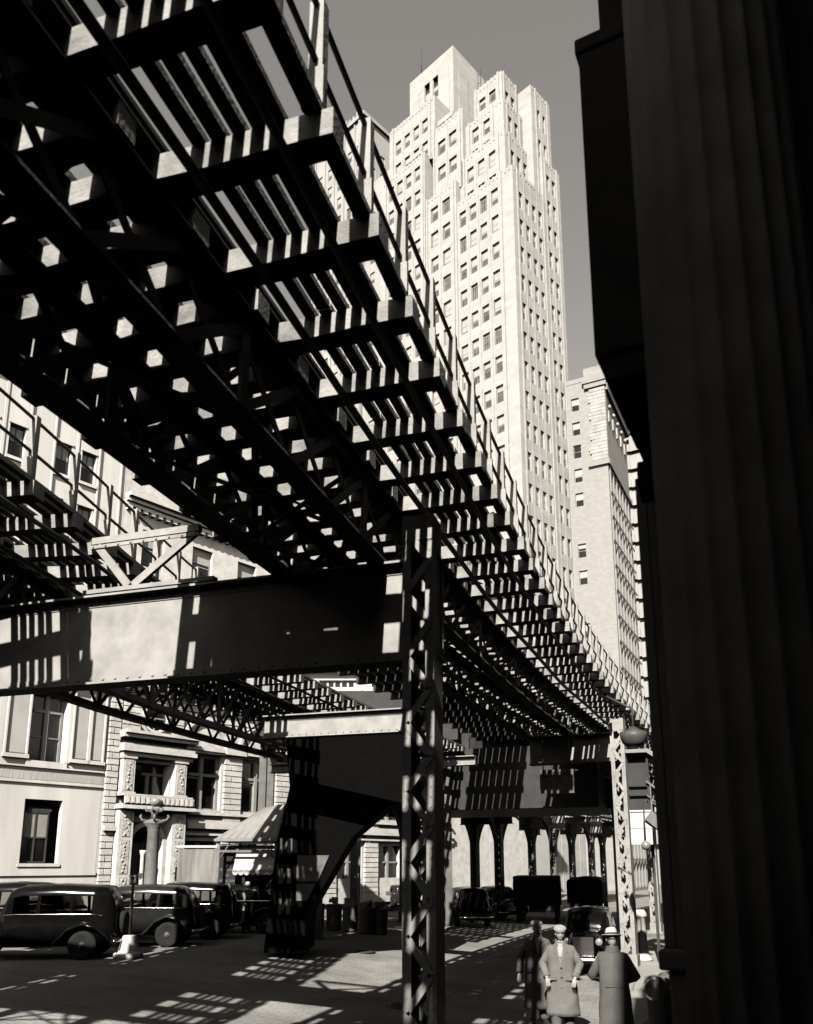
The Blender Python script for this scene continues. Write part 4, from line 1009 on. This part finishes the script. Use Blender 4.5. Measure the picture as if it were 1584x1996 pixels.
truck('dark truck with a tall flat-topped box body between two far columns', -6.3, 44.0, R(-6), 2.25, 4.2, 2.25)
truck('smaller dark truck with a rounded canvas top under the far arch', -3.9, 46.4, R(0), 1.8, 3.6, 2.2, True)

# --- street furniture --------------------------------------------------------
lc = thing('lamp_column', 'stout pale cast-iron lamp column with scrolled head before the carved doorway', 'lamp column', (-19.47,28.52,gz(-19.5,28.5)))
m = MB(); m.lathe([(.46,0),(.46,.35),(.38,.45),(.42,.7),(.36,.9),(.30,1.0),(.26,1.15),(.23,3.6),(.26,3.66),(.24,3.74),(.40,3.9),(.42,3.98),(.16,4.1)], 24); m.build('shaft', M['castiron'], lc)
m = MB()
for k in range(4):
    a = math.pi*k/2+.6; d = (math.cos(a), math.sin(a)); m.tube([(d[0]*.2,d[1]*.2,4.0),(d[0]*.48,d[1]*.48,4.06),(d[0]*.55,d[1]*.55,4.2),(d[0]*.5,d[1]*.5,4.27)], [.06,.05,.05,.03], 8)
m.lathe([(.15,4.1),(.13,4.3),(.22,4.42),(.20,4.5),(.12,4.55)], 16)
for k in range(5):
    a = 2*math.pi*k/5; m.tube([(.12*math.cos(a),.12*math.sin(a),4.4),(.34*math.cos(a),.34*math.sin(a),4.42),(.36*math.cos(a),.36*math.sin(a),4.55)], .045, 7)
m.build('scrolled_head', M['castiron'], lc)
m = MB(); m.ball((0,0,4.78), .2, 16, sc=(1.1,1.1,1)); m.build('globe', M['glassw'], lc)
sp_ = thing('sign_post', 'slim dark post with a small crossboard on a pale bell-shaped base, beside the nearest sedan', 'sign post', (-13.0,18.3,gz(-13,18.3)))
m = MB(); m.lathe([(.36,0),(.36,.12),(.30,.15),(.25,.18),(.20,.4),(.17,.52),(.15,.55),(.06,.56)], 20); m.build('base', M['white'], sp_)
m = MB(); m.tube([(0,0,.55),(0,0,1.93)], .035, 8); m.build('post', M['iron'], sp_)
m = MB(); m.box(-.30,.30,-.02,.02,1.84,1.92); m.box(-.30,.30,-.02,.02,1.99,2.04)
for x in (-.28,-.1,.1,.26): m.box(x,x+.03,-.015,.015,1.925,1.988)
m.build('crossboard', M['castiron'], sp_, rz=R(-35))
bo = thing('bollard', 'white round kerb post with flared base and cap, right of the lit lattice column', 'bollard', (-.70,25.2,.12))
m = MB(); m.lathe([(.27,0),(.27,.05),(.2,.12),(.155,.2),(.14,.26),(.132,1.18),(.165,1.2),(.185,1.24),(.185,1.36),(.16,1.4),(.002,1.41)], 20); m.build('shaft', M['white'], bo)
gl = thing('globe_lamp', 'round opal globe lamp under the station stair at the right', 'lamp', (-.40,22.9,3.1))
m = MB(); m.ball((0,0,.2), .125, 16); m.build('globe', M['glassw'], gl); m = MB(); m.tube([(0,0,.33),(0,0,1.0),(.0,.3,1.4)], .02, 8); m.build('bracket', M['iron'], gl)
sh = thing('hanging_lamp', 'large grey bowl-shaped lamp hanging from the track beside the lit lattice column', 'lamp', (-.45,18.7,5.45))
m = MB(); m.lathe([(.30,.26),(.29,.14),(.25,.02),(.17,-.06),(.1,-.08),(.002,-.082)], 22); m.build('bowl', M['wheelm'], sh); m = MB(); m.tube([(0,0,.2),(0,0,.8),(-.55,0,1.12)], .025, 8); m.lathe([(.30,.255),(.12,.34),(.03,.4)], 16); m.build('hanger', M['iron'], sh)
sg = thing('hung_signboard', 'small dim signboard hung under the railway reading LEFT ONE', 'sign', (-2.18,18.6,0))
m = MB(); m.box(-.38,.38,-.03,.03,4.38,4.92); m.build('board', M['paper'], sg)
text('LEFT ONE', 'lettering', .15, M['signd'], sg, (0,-.034,4.80), (R(90),0,0))
m = MB()
for x in (-.3,.3): m.tube([(x,0,4.92),(x,0,5.6)], .012, 6)
m.build('hanger', M['iron'], sg)

# station stair at the right kerb
ss_ = thing('station_stair', 'covered iron station stair climbing beside the lit column at the right', 'stair', (-.5,24.6,0))
m = MB(); m.box(-.45,.28,-.75,-.68,3.35,4.25); m.box(-.45,.28,-.78,-.66,4.25,4.30); m.box(-.45,.28,-.765,-.751,3.8,3.82); m.build('apron_panel', M['white'], ss_)
m = MB()
for k in range(14): m.box(.3+k*.24,.54+k*.24,-.8,.4,4.2-k*.2,4.24-k*.2); m.box(.3+k*.24,.32+k*.24,-.8,.4,4.04-k*.2,4.2-k*.2); m.cut()
m.build_pieces('step', M['iron'], ss_)
m = MB()
for yy in (-.82,.42):
    m.beam((.2,yy,4.15),(3.6,yy,1.3),.05,.3); m.beam((.2,yy,5.1),(3.6,yy,2.25),.05,.05); m.beam((.2,yy,4.7),(3.6,yy,1.85),.03,.03)
    for k in range(6): m.beam((.3+k*.6,yy,4.1-k*.5),(.3+k*.6,yy,5.05-k*.5),.03,.03)
    m.cut()
m.build_pieces('stringer', M['castiron'], ss_)
m = MB(); m.prism([(-.5,6.0),(.3,6.0),(3.8,3.4),(3.8,3.28),(.25,5.9),(-.5,5.9)], -.95, .55); m.build('canopy', M['roofm'], ss_)
m = MB(); m.box(-.5,.28,-.62,.4,4.3,5.9); m.box(-.46,-.40,-.76,-.70,4.3,5.9); m.box(.22,.28,-.76,-.70,4.3,5.9); m.box(-.4,.22,-.75,-.71,4.72,4.78); m.box(-.4,.22,-.75,-.71,4.98,5.04); m.build('landing_screen', M['shop'], ss_)
m = MB()
for x, y in ((-.4,-.7),(-.4,.3),(.25,.3)): m.beam((x,y,.12),(x,y,4.2),.09,.09); m.cut()
m.build_pieces('support', M['iron'], ss_)
# stair of the left track and its tin canopy
ls = thing('stair_kiosk', 'station stair entrance with a hipped seamed-metal roof, right of the carved building', 'stair entrance', (-14.25,27.0,gz(-14.2,27)), R(17))
m = MB(); m.sweep([[(-1.05,-1.2,3.2),(1.15,-1.2,3.2),(1.15,2.6,3.2),(-1.05,2.6,3.2)],[(.35,.1,4.35),(1.15,.1,4.5),(1.15,1.4,4.5),(.35,1.4,4.35)]],0,False); m.box(-1.10,1.18,-1.25,2.65,3.10,3.195)
for k in range(8):
    x = -.9+k*.28; m.beam((x,-1.2,3.205),(min(.36+k*.11,1.15),.1,4.37+.02*k),.02,.03)
m.build('roof', M['roofm'], ls)
m = MB()
for x in (-.95,1.05):
    for y in (-1.1,2.5): m.tube([(x,y,0),(x,y,3.1)], .055, 8); m.tube([(x,y,2.4),(x+(.4 if x < 0 else -.4),y,3.08)], .025, 6); m.cut()
m.build_pieces('post', M['castiron'], ls); m = MB(); m.box(-1.0,1.1,-1.14,-1.08,2.72,2.80); m.build('crossbar', M['castiron'], ls)
m = MB()
for yy in (-.9,.7):
    m.beam((.6,yy,.1),(3.9,yy,4.6),.06,.28); m.beam((.4,yy,1.1),(3.7,yy,5.5),.05,.05)
    for k in range(12): m.beam((.65+k*.27,yy,.2+k*.37),(.6+k*.27,yy,1.25+k*.37),.025,.025)
    m.cut()
m.build_pieces('stringer', M['castiron'], ls)
m = MB()
for k in range(18): m.box(.6+k*.18,.82+k*.18,-.86,.66,.2+k*.245,.235+k*.245); m.cut()
m.build_pieces('step', M['iron'], ls)
m = MB(); m.prism([(2.25,5.9),(5.74,5.9),(5.74,3.97),(5.17,3.9),(4.17,3.04),(2.95,.95),(2.95,.0),(1.85,.0),(2.12,3.0),(2.42,4.4)], -7.5, -5.2); m.build('stair_screen', M['tar'], ls)
for k in range(3):
    m = MB(); m.box(2.2,2.29,-7.53,-7.51,1.0+k*.8,1.4+k*.8); m.beam((2.29,-7.52,1.08+k*.8),(2.42,-7.52,1.32+k*.8),.02,.07); m.box(2.42,2.54,-7.53,-7.51,1.0+k*.8,1.4+k*.8); m.build('stencil_letter', M['paper'], ls)  # pale strokes coloured in for sunlit column lacing
m = MB(); m.prism([(2.68,2.55),(3.55,2.55),(3.25,1.85),(2.68,1.85)], -7.53, -7.505); m.build('poster', M['paper'], ls); m = MB(); m.prism([(2.68,1.8),(3.2,1.8),(2.98,1.35),(2.68,1.35)], -7.53, -7.505); m.build('poster', M['paper'], ls)
# newsstand
ns = thing('news_stand', 'wooden news stand with blotched side wall, dark lettered front and scalloped white awning', 'news stand', (-15.1,26.15,gz(-15,26)), R(17))
m = MB(); m.box(-1.45,-.02,-.04,0,.2,2.85); m.build('side_wall', M['board'], ns)
m = MB(); m.box(0.0,.62,-.05,-.01,.6,2.88); m.box(.62,1.9,.5,.54,.2,2.6); m.box(-1.45,1.9,1.2,1.25,.2,2.8); m.build('front_wall', M['signd'], ns)
for i, (bdy, z, s_) in enumerate((('HEADLINE', 2.12, .125), ('THE', 1.93, .12), ('AMERICAN', 1.74, .125))): text(bdy, 'lettering', s_, M['letter'], ns, (.31,-.056,z), (R(90),0,0))
m = MB(); P = [(.64,-.62,1.98)]; top = [(.66,-.05,2.82),(2.05,-.05,2.82),(2.05,-.62,2.05),(.64,-.62,2.05)]
m.add(top + [(p[0],p[1],p[2]-.012) for p in top], [(0,1,2,3),(7,6,5,4),(0,4,5,1),(1,5,6,2),(2,6,7,3),(3,7,4,0)])
for k in range(7): m.lathe([(.002,-.005),(.10,-.005),(.10,.005),(.002,.005)], 14, (.74+k*.2,-.625,2.04), axis='y', smooth=False)
m.box(.64,2.05,-.63,-.62,2.04,2.12); m.build('awning', M['awning'], ns)
m = MB(); m.box(-1.5,2.1,-.1,1.3,2.89,2.97); m.box(.62,2.1,-.16,-.04,2.84,2.885); m.build('roof', M['white'], ns)
m = MB(); m.box(.66,1.9,-.25,.3,.95,1.0); m.box(.66,1.9,-.2,-.16,.2,.95); m.build('counter', M['board'], ns)
# rubbish tins
GT = 'rubbish tins along the kerb'
for i, (x, y, lb, top) in enumerate(((-12.2,28.3,'dark rubbish tin with crumpled paper, first from the stair foot',1),(-11.55,28.4,'dark tin with a leaning paper sack, second from the stair foot',2),(-10.9,28.35,'rubbish tin with a flat carton on top, middle of the row',3),(-10.25,28.3,'sunlit fluted tin heaped with pale paper, right end of the row',1),(-9.85,28.6,'dark tin behind the sunlit one at the right end',2))):
    t = thing('rubbish_tin', lb, 'rubbish bin', (x,y,gz(x,y)), 0, GT)
    m = MB(); m.lathe([(.24,0),(.27,.05),(.29,.85),(.31,.87),(.31,.9),(.28,.9),(.26,.8),(.002,.78)], 22); m.build('can', M['tin'], t)
    m = MB(); rr = random.Random(i)
    if top == 3: m.box(-.2,.2,-.1,.1,.8,1.15)
    else:
        for k in range(5):
            a = rr.uniform(0,6); q = [(rr.uniform(-.2,.2), rr.uniform(-.2,.2), .85+rr.uniform(-.05,.32)) for _ in range(6)]
            m.add(q, [(0,1,2),(2,3,4),(4,5,0),(1,3,5)])
    m.build('rubbish', M['rag'], t)

# --- manhole covers and wheel-worn patches on the street ----------------------
for i, (x, y, r_) in enumerate(((-5.2,16.6,.34),(-8.8,24.0,.34),(-3.4,27.5,.3))):
    mh = MB(); mh.lathe([(r_*1.12,.004),(r_*1.12,.012),(r_,.012),(r_,.016),(.002,.018)], 28, (0,0,0))
    for k in range(5): mh.box(-r_*.7,r_*.7,-r_*.6+k*r_*.28,-r_*.52+k*r_*.28,.018,.024)
    tag(mh.build('manhole_cover', M['iron'], None, (x,y,gz(x,y)+.002)), ('round iron manhole cover in the sunlit street left of the first column','iron manhole cover near the foot of the left lattice post','iron manhole cover in the shade under the far track')[i], 'manhole cover')

# --- people ------------------------------------------------------------------
def skin_body(V, E, rad, root=0):
    me = bpy.data.meshes.new('tmp'); me.from_pydata(V, E, []); o = link('tmp', me)
    sk = o.modifiers.new('s', 'SKIN'); sk.use_smooth_shade = True
    for i, r in enumerate(rad):
        d = me.skin_vertices[0].data[i]; d.radius = (r, r); d.use_root = (i == root)
    sb = o.modifiers.new('b', 'SUBSURF'); sb.levels = 1; sb.render_levels = 1
    bpy.context.view_layer.update()
    ev = bpy.data.meshes.new_from_object(o.evaluated_get(bpy.context.evaluated_depsgraph_get()))
    b = MB(); b.add([tuple(v.co) for v in ev.vertices], [tuple(p.vertices) for p in ev.polygons], 0, True)
    bpy.data.objects.remove(o); bpy.data.meshes.remove(ev); return b
def head_mb(c, yaw=0, pitch=0):
    """head with brow, sockets, nose, lips, chin and ears; faces +x"""
    b = MB(); n, m = 32, 24; rings = []
    for i in range(m+1):
        ph = math.pi*i/m - math.pi/2; ring = []
        for k in range(n):
            th = 2*math.pi*k/n; x, y, z = math.cos(ph)*math.cos(th), math.cos(ph)*math.sin(th), math.sin(ph)
            rx, ry, rz_ = .096, .075, .118
            if z < 0: ry *= 1+.22*z; rx *= 1+.10*z
            p = [x*rx, y*ry, z*rz_]
            if x > 0:
                g = lambda y0, z0, sy, sz: math.exp(-((y-y0)/sy)**2-((z-z0)/sz)**2)
                p[0] += .026*g(0,-.12,.16,.20) + .012*g(0,-.78,.35,.16) + .006*g(0,-.5,.3,.08) - .012*(g(.34,.06,.2,.13)+g(-.34,.06,.2,.13)) + .006*g(0,.24,.6,.10)
            else: p[0] -= .008*math.cos(ph)
            ring.append(Vector(p))
        rings.append(ring)
    T = Matrix.Translation(c) @ Matrix.Rotation(yaw, 4, 'Z') @ Matrix.Rotation(pitch, 4, 'Y')
    b.sweep([[tuple(T @ p) for p in r] for r in rings], 0, True)
    e = MB()
    for s in (-1,1):
        e.ball((-.008, s*.078, -.005), .03, 10, sc=(.6,.35,1.05)); e.ball((.078, s*.027, .008), .010, 8, 1)
    b.add_tf(e, T); return b, T
def sleeves(b, pts, r, n=12, mi=0):
    """sleeve with creases at the elbow"""
    P = []; Rd = []
    for (a, c, ra, rc) in zip(pts, pts[1:], r, r[1:]):
        for k in range(6):
            t = k/6; P.append(Vector(a).lerp(Vector(c), t)); Rd.append((ra+(rc-ra)*t)*(1+.05*math.sin(k*2.3+ra*90)))
    P.append(Vector(pts[-1])); Rd.append(r[-1]); b.tube(P, Rd, n, mi)
def coat_mb(prof, folds=5, seed=1, lean=0.0):
    """lofted coat: profile rows (z, front-back radius, side radius, forward shift)"""
    rr = random.Random(seed); b = MB(); n = 36; rings = []; ph = rr.uniform(0, 6); zt, zb = prof[0][0], prof[-1][0]; rows_ = []
    for a, c in zip(prof, prof[1:]):
        for k in range(4): t = k/4; rows_.append(tuple(a[i]+(c[i]-a[i])*t for i in range(4)))
    rows_.append(prof[-1])
    for z, rx, ry, sx in rows_:
        t = (zt-z)/(zt-zb); ring = []
        for k in range(n):
            th = 2*math.pi*k/n; cs, sn = math.cos(th), math.sin(th); sq = (abs(cs)**2.6+abs(sn)**2.6)**(-1/2.6)
            f = 1 + .05*t*t*math.sin(folds*th+ph+2*t) + .012*math.sin(9*th+ph*2+11*t) + .014*math.sin(23*t+3*th)
            ring.append((sx + rx*cs*sq*f, ry*sn*sq*f, z))
        rings.append(ring)
    b.sweep(rings, 0, True); return b
def person(label, x, y, head, z=None, h=1.75, coat=None, cap='cap', arms=None, hem=.40, look=(0,0), legs=None, lean=0.0, front=True, group=None, bulk=1.0, trouser=None, dark_hat=False):
    t = thing('person', label, 'person', (x, y, gz(x,y) if z is None else z), R(90)-head, group); t.scale = (h/1.75,)*3
    coat = coat or M['coatg']
    arms = arms or {1: [(.02,.30,1.17),(.17,.235,.98)], -1: [(.02,-.30,1.17),(.17,-.235,.98)]}
    legs = legs or {1: [(.03,.10,.50),(-.02,.10,.09),(.13,.13,.04)], -1: [(.10,-.10,.50),(.14,-.10,.09),(.29,-.13,.04)]}
    L = lean
    V = [(0,0,.96),(.02*L,0,1.15),(.25*L,0,1.35),(.40*L,0,1.50),(.46*L,0,1.585)]; Rd = [.125,.12,.13,.055,.055]; E = [(0,1),(1,2),(2,3),(3,4)]
    def add(p, r, par): V.append(tuple(p)); Rd.append(r); E.append((par, len(V)-1)); return len(V)-1
    hands = {}
    for s in (1,-1):
        sh = Vector((.33*L, s*.185, 1.43)); el_, wr = Vector(arms[s][0]), Vector(arms[s][1])
        i = add(sh, .062, 2); i = add(el_, .045, i); i = add(wr, .031, i)
        d = (wr-el_).normalized(); pd = (d + Vector((.15,0,-.35))).normalized() if len(arms[s]) < 3 else (Vector(arms[s][2])-wr).normalized(); palm = wr+pd*.075
        i = add(palm, .033, i); side = pd.cross(Vector((1,0,.2))).normalized(); hands[s] = palm
        for k, ln in enumerate((.070,.080,.075,.058)):
            q = palm + side*(k-1.5)*.019 + pd*.03; j = add(q, .0095, i); q1 = q+pd*ln*.5+Vector((.006,0,0)); j = add(q1, .0088, j); add(q1+(pd+Vector((.25,0,-.1))).normalized()*ln*.5, .0075, j)
        q = palm - side*.034 - pd*.03; j = add(q, .011, i); add(q+(pd-side*.7).normalized()*.045, .009, j)
        k1, k2, k3 = [Vector(p) for p in legs[s]]
        i = add((0, s*.10, .88), .088, 0); i = add(k1, .058, i); i = add(k2, .040, i); add(k3, .035, i)
    body = skin_body(V, E, Rd)
    hc = Vector((.49*L+.015, 0, 1.662 - abs(look[1])*.01)); hb, T = head_mb(hc, look[0], look[1])
    o_ = len(body.v); body.add_tf(hb, Matrix.Identity(4))
    body.build('body', [M['skin'], M['hair']], t)
    m = MB(); hr = []
    for i in range(8):                                       # close-cropped hair over the back of the skull
        ph = -.25 + i*.26
        hr.append([tuple(T @ Vector((-.008+ (.096*math.cos(ph))*math.cos(a), .077*math.cos(ph)*math.sin(a), .118*math.sin(ph)))) for a in [math.pi*.42+math.pi*1.16*k/16 for k in range(17)]])
    m.sweep(hr, 0, True, caps=False, closed=False); m.build('hair', M['hair'], t)
    k = bulk
    prof = [(1.535,.070,.075,.42*L),(1.49,.085,.105,.38*L),(1.455,.112,.185*k,.34*L),(1.41,.130,.222*k,.30*L),(1.30,.146*k,.225*k,.22*L),(1.15,.146*k,.212*k,.05*L),(1.0,.150*k,.212*k,0),(.82,.160*k,.228*k,.01),(.62,.172*k,.242*k,.015),(hem,.182*k,.252*k,.02)]
    ct = coat_mb(prof, 5, int(abs(x*100)), L)
    for s in (1,-1):
        sh = (.32*L, s*.15*k, 1.41); e_, w_ = arms[s][0], arms[s][1]; sleeves(ct, [(.32*L,s*.06,1.425), sh, (e_[0], e_[1]*k**.5, e_[2]), w_], [.03,.078,.068,.056]); c_ = Vector(w_); d_ = (Vector(w_)-Vector(e_)).normalized(); ct.tube([c_-d_*.06, c_+d_*.005], [.063,.064], 12)
    if front:
        for s in (1,-1):                                     # lapels, collar and pocket flaps
            ct.add([(.118+.0,s*.035,1.50),(.155,s*.01,1.20),(.160,s*.085,1.33),(.142,s*.125,1.40),(.130,s*.10,1.455),(.10,s*.085,1.52),
                    (.100,s*.035,1.50),(.140,s*.01,1.20),(.140,s*.085,1.33),(.125,s*.125,1.40),(.115,s*.10,1.455),(.085,s*.085,1.52)],
                   [(0,1,2,3,4,5),(11,10,9,8,7,6)]+[(i,(i+1) % 6,(i+1) % 6+6,i+6) for i in range(6)])
            ct.box(.165*k,.182*k,s*.07,s*.20,.93,.985)
    ring = []
    for z, r_ in ((1.47,.112),(1.545,.085),(1.56,.082),(1.55,.070),(1.48,.075)): ring.append([(.40*L-.005+r_*math.cos(a)*.98, r_*math.sin(a)*1.05, z-.03*math.cos(a)*(1 if front else .3)) for a in [2*math.pi*q/20 for q in range(20)]])
    ct.sweep(ring, 0, True, caps=False)
    if not front and cap == 'hat':                           # back seam, vent and half belt
        ct.box(-.150*k-.008,-.150*k+.03,-.13,.13,1.02,1.07); ct.beam((-.165*k-.006,0,.95),(-.178*k-.008,.012,hem+.02),.014,.02)
    co_ = ct.build('coat', coat, t)
    if front:
        m = MB(); m.add([(.108,-.05,1.51),(.108,.05,1.51),(.150,.035,1.36),(.158,0,1.20),(.150,-.035,1.36)], [(0,1,2,3,4)]); m.build('shirt', M['shirt'], t)
        for z in (1.12,.97,.80): m = MB(); m.lathe([(.002,.006),(.016,.006),(.018,0),(.002,-.004)], 10, (.155*k+(.012 if z < .9 else .0),.012,z), axis='x'); m.build('button', M['shoe'], co_)
    m = MB()
    for s in (1,-1):
        k1, k2, k3 = legs[s]; sleeves(m, [(.0,s*.095,.86),k1,(k2[0],k2[1],k2[2]+.02)], [.105,.088,.085])
    m.build('trousers', trouser or M['trouser'], t)
    for s in (1,-1):
        k2, k3 = Vector(legs[s][1]), Vector(legs[s][2]); m = MB(); d = (k3-k2); d.z = 0; d.normalize(); zb = min(k2.z, k3.z)-.035
        m.tube([(k2.x-d.x*.07,k2.y-d.y*.07,zb+.04),(k2.x,k2.y,zb+.06),(k2.x+d.x*.1,k2.y+d.y*.1,zb+.045),(k3.x+d.x*.05,k3.y+d.y*.05,zb+.035),(k3.x+d.x*.08,k3.y+d.y*.08,zb+.03)], [.035,.048,.045,.04,.015], 10); m.build('shoe', M['shoe'], t)
    m = MB()
    if cap == 'cap':
        e = MB(); rg = []
        for z, rx, ry, dx in ((.045,.101,.083,0),(.055,.108,.098,-.004),(.078,.117,.112,-.004),(.100,.115,.108,-.004),(.122,.095,.085,-.004),(.134,.05,.045,0),(.136,.002,.002,0)):
            rg.append([(dx-.004+rx*math.cos(a), ry*math.sin(a), z+.012*math.cos(a)*-1) for a in [2*math.pi*q/24 for q in range(24)]])
        e.sweep(rg, 0, True)
        vs = []
        for a in [-1.1+2.2*q/10 for q in range(11)]: vs.append((.080*math.cos(a)+.01, .083*math.sin(a), .050)); 
        for a in [-1.1+2.2*q/10 for q in range(11)]: vs.append((.108*math.cos(a)+.012, .090*math.sin(a), .050))
        vs += [(p[0],p[1],p[2]-.008) for p in vs]
        e.add(vs, [(i,i+1,i+12,i+11) for i in range(10)]+[(i+22,i+33,i+34,i+23) for i in range(10)]+[(i+11,i+12,i+34,i+33) for i in range(10)])
        e.ball((.0,0,.137),.010,8)
        m.add_tf(e, T); m.build('cap', M['cap'], t)
    elif cap == 'hat':
        e = MB(); rg = []
        for z, rx, ry, cr in ((.030,.165,.145,0),(.037,.168,.148,0),(.046,.11,.094,0),(.060,.107,.090,0),(.120,.100,.082,0),(.150,.088,.066,.012),(.158,.06,.035,.022),(.150,.002,.002,.0)):
            rg.append([(-.004+rx*math.cos(a), ry*math.sin(a), z+(.014*math.sin(a)**2 if z < .04 else 0)) for a in [2*math.pi*q/28 for q in range(28)]])
        e.sweep(rg, 0, True); m.add_tf(e, T); ht = m.build('hat', M['felt'], t)
        m = MB(); e = MB(); e.sweep([[(-.004+(rx+.003)*math.cos(a), (ry+.003)*math.sin(a), z) for a in [2*math.pi*q/28 for q in range(28)]] for z, rx, ry in ((.048,.110,.094),(.078,.106,.088))], 0, True, caps=False); m.add_tf(e, T); m.build('hat_band', M['band'], ht)
    return t
def toward(x, y, off=0): return math.atan2(-x, -y)+off
person('man in a grey overcoat and pale flat cap walking forward, hands in his pockets', -1.74, 14.45, toward(-1.7,14.45)+R(4), h=1.74, coat=M['coatg'], hem=.36, bulk=1.08, look=(R(6),R(4)))
person('man in a dark overcoat and flat cap walking half behind the man in grey', -2.27, 15.35, toward(-2.27,15.35)-R(6), h=1.76, coat=M['coatd'], hem=.30, arms={1: [(.0,.29,1.16),(.06,.30,.92)], -1: [(-.03,-.30,1.15),(.03,-.33,.90),(.04,-.34,.80)]}, look=(R(-8),R(2)))
person('man seen from behind in a charcoal overcoat and pale felt hat, head bowed', -.76, 12.4, R(-6), z=.12, h=1.72, coat=M['coath'], cap='hat', hem=.32, lean=.26, front=False, bulk=.98, arms={1: [(.14,.31,1.14),(.34,.17,1.08)], -1: [(.12,-.32,1.14),(.32,-.17,1.06)]}, look=(R(8),R(14)), legs={1: [(.03,.11,.50),(-.02,.11,.09),(.13,.14,.04)], -1: [(.02,-.11,.50),(-.02,-.11,.09),(.13,-.14,.04)]})
person('man in work clothes bending over the side of the light grey car', -16.2, 48.6, R(-50), h=1.72, coat=M['overall'], cap='none', hem=.72, lean=.95, front=False, arms={1: [(.50,.22,1.12),(.66,.14,.98)], -1: [(.50,-.22,1.12),(.66,-.14,.98)]}, look=(0,R(40)), trouser=M['overall'])
person('person in a long coat standing at the news stand counter', -13.75, 25.9, R(-40), h=1.66, coat=M['coatg'], cap='hat', hem=.36, front=False, lean=.15, arms={1: [(.14,.28,1.16),(.32,.18,1.10)], -1: [(.10,-.29,1.16),(.28,-.2,1.12)]})

# --- unseen dark row added behind the camera to block sky light -------------------
block('sooty_brick_row', 'low sooty brick row across the street behind the viewer', 'building', (-.3,-7,0), R(180), 0, 46, 8, 10.4, tuple(2+3.6*k for k in range(12)), 1.0, 3.4, 3, 1.3, 2.2, M['sooty'], [window_mb(1.28,2.18,.3)])
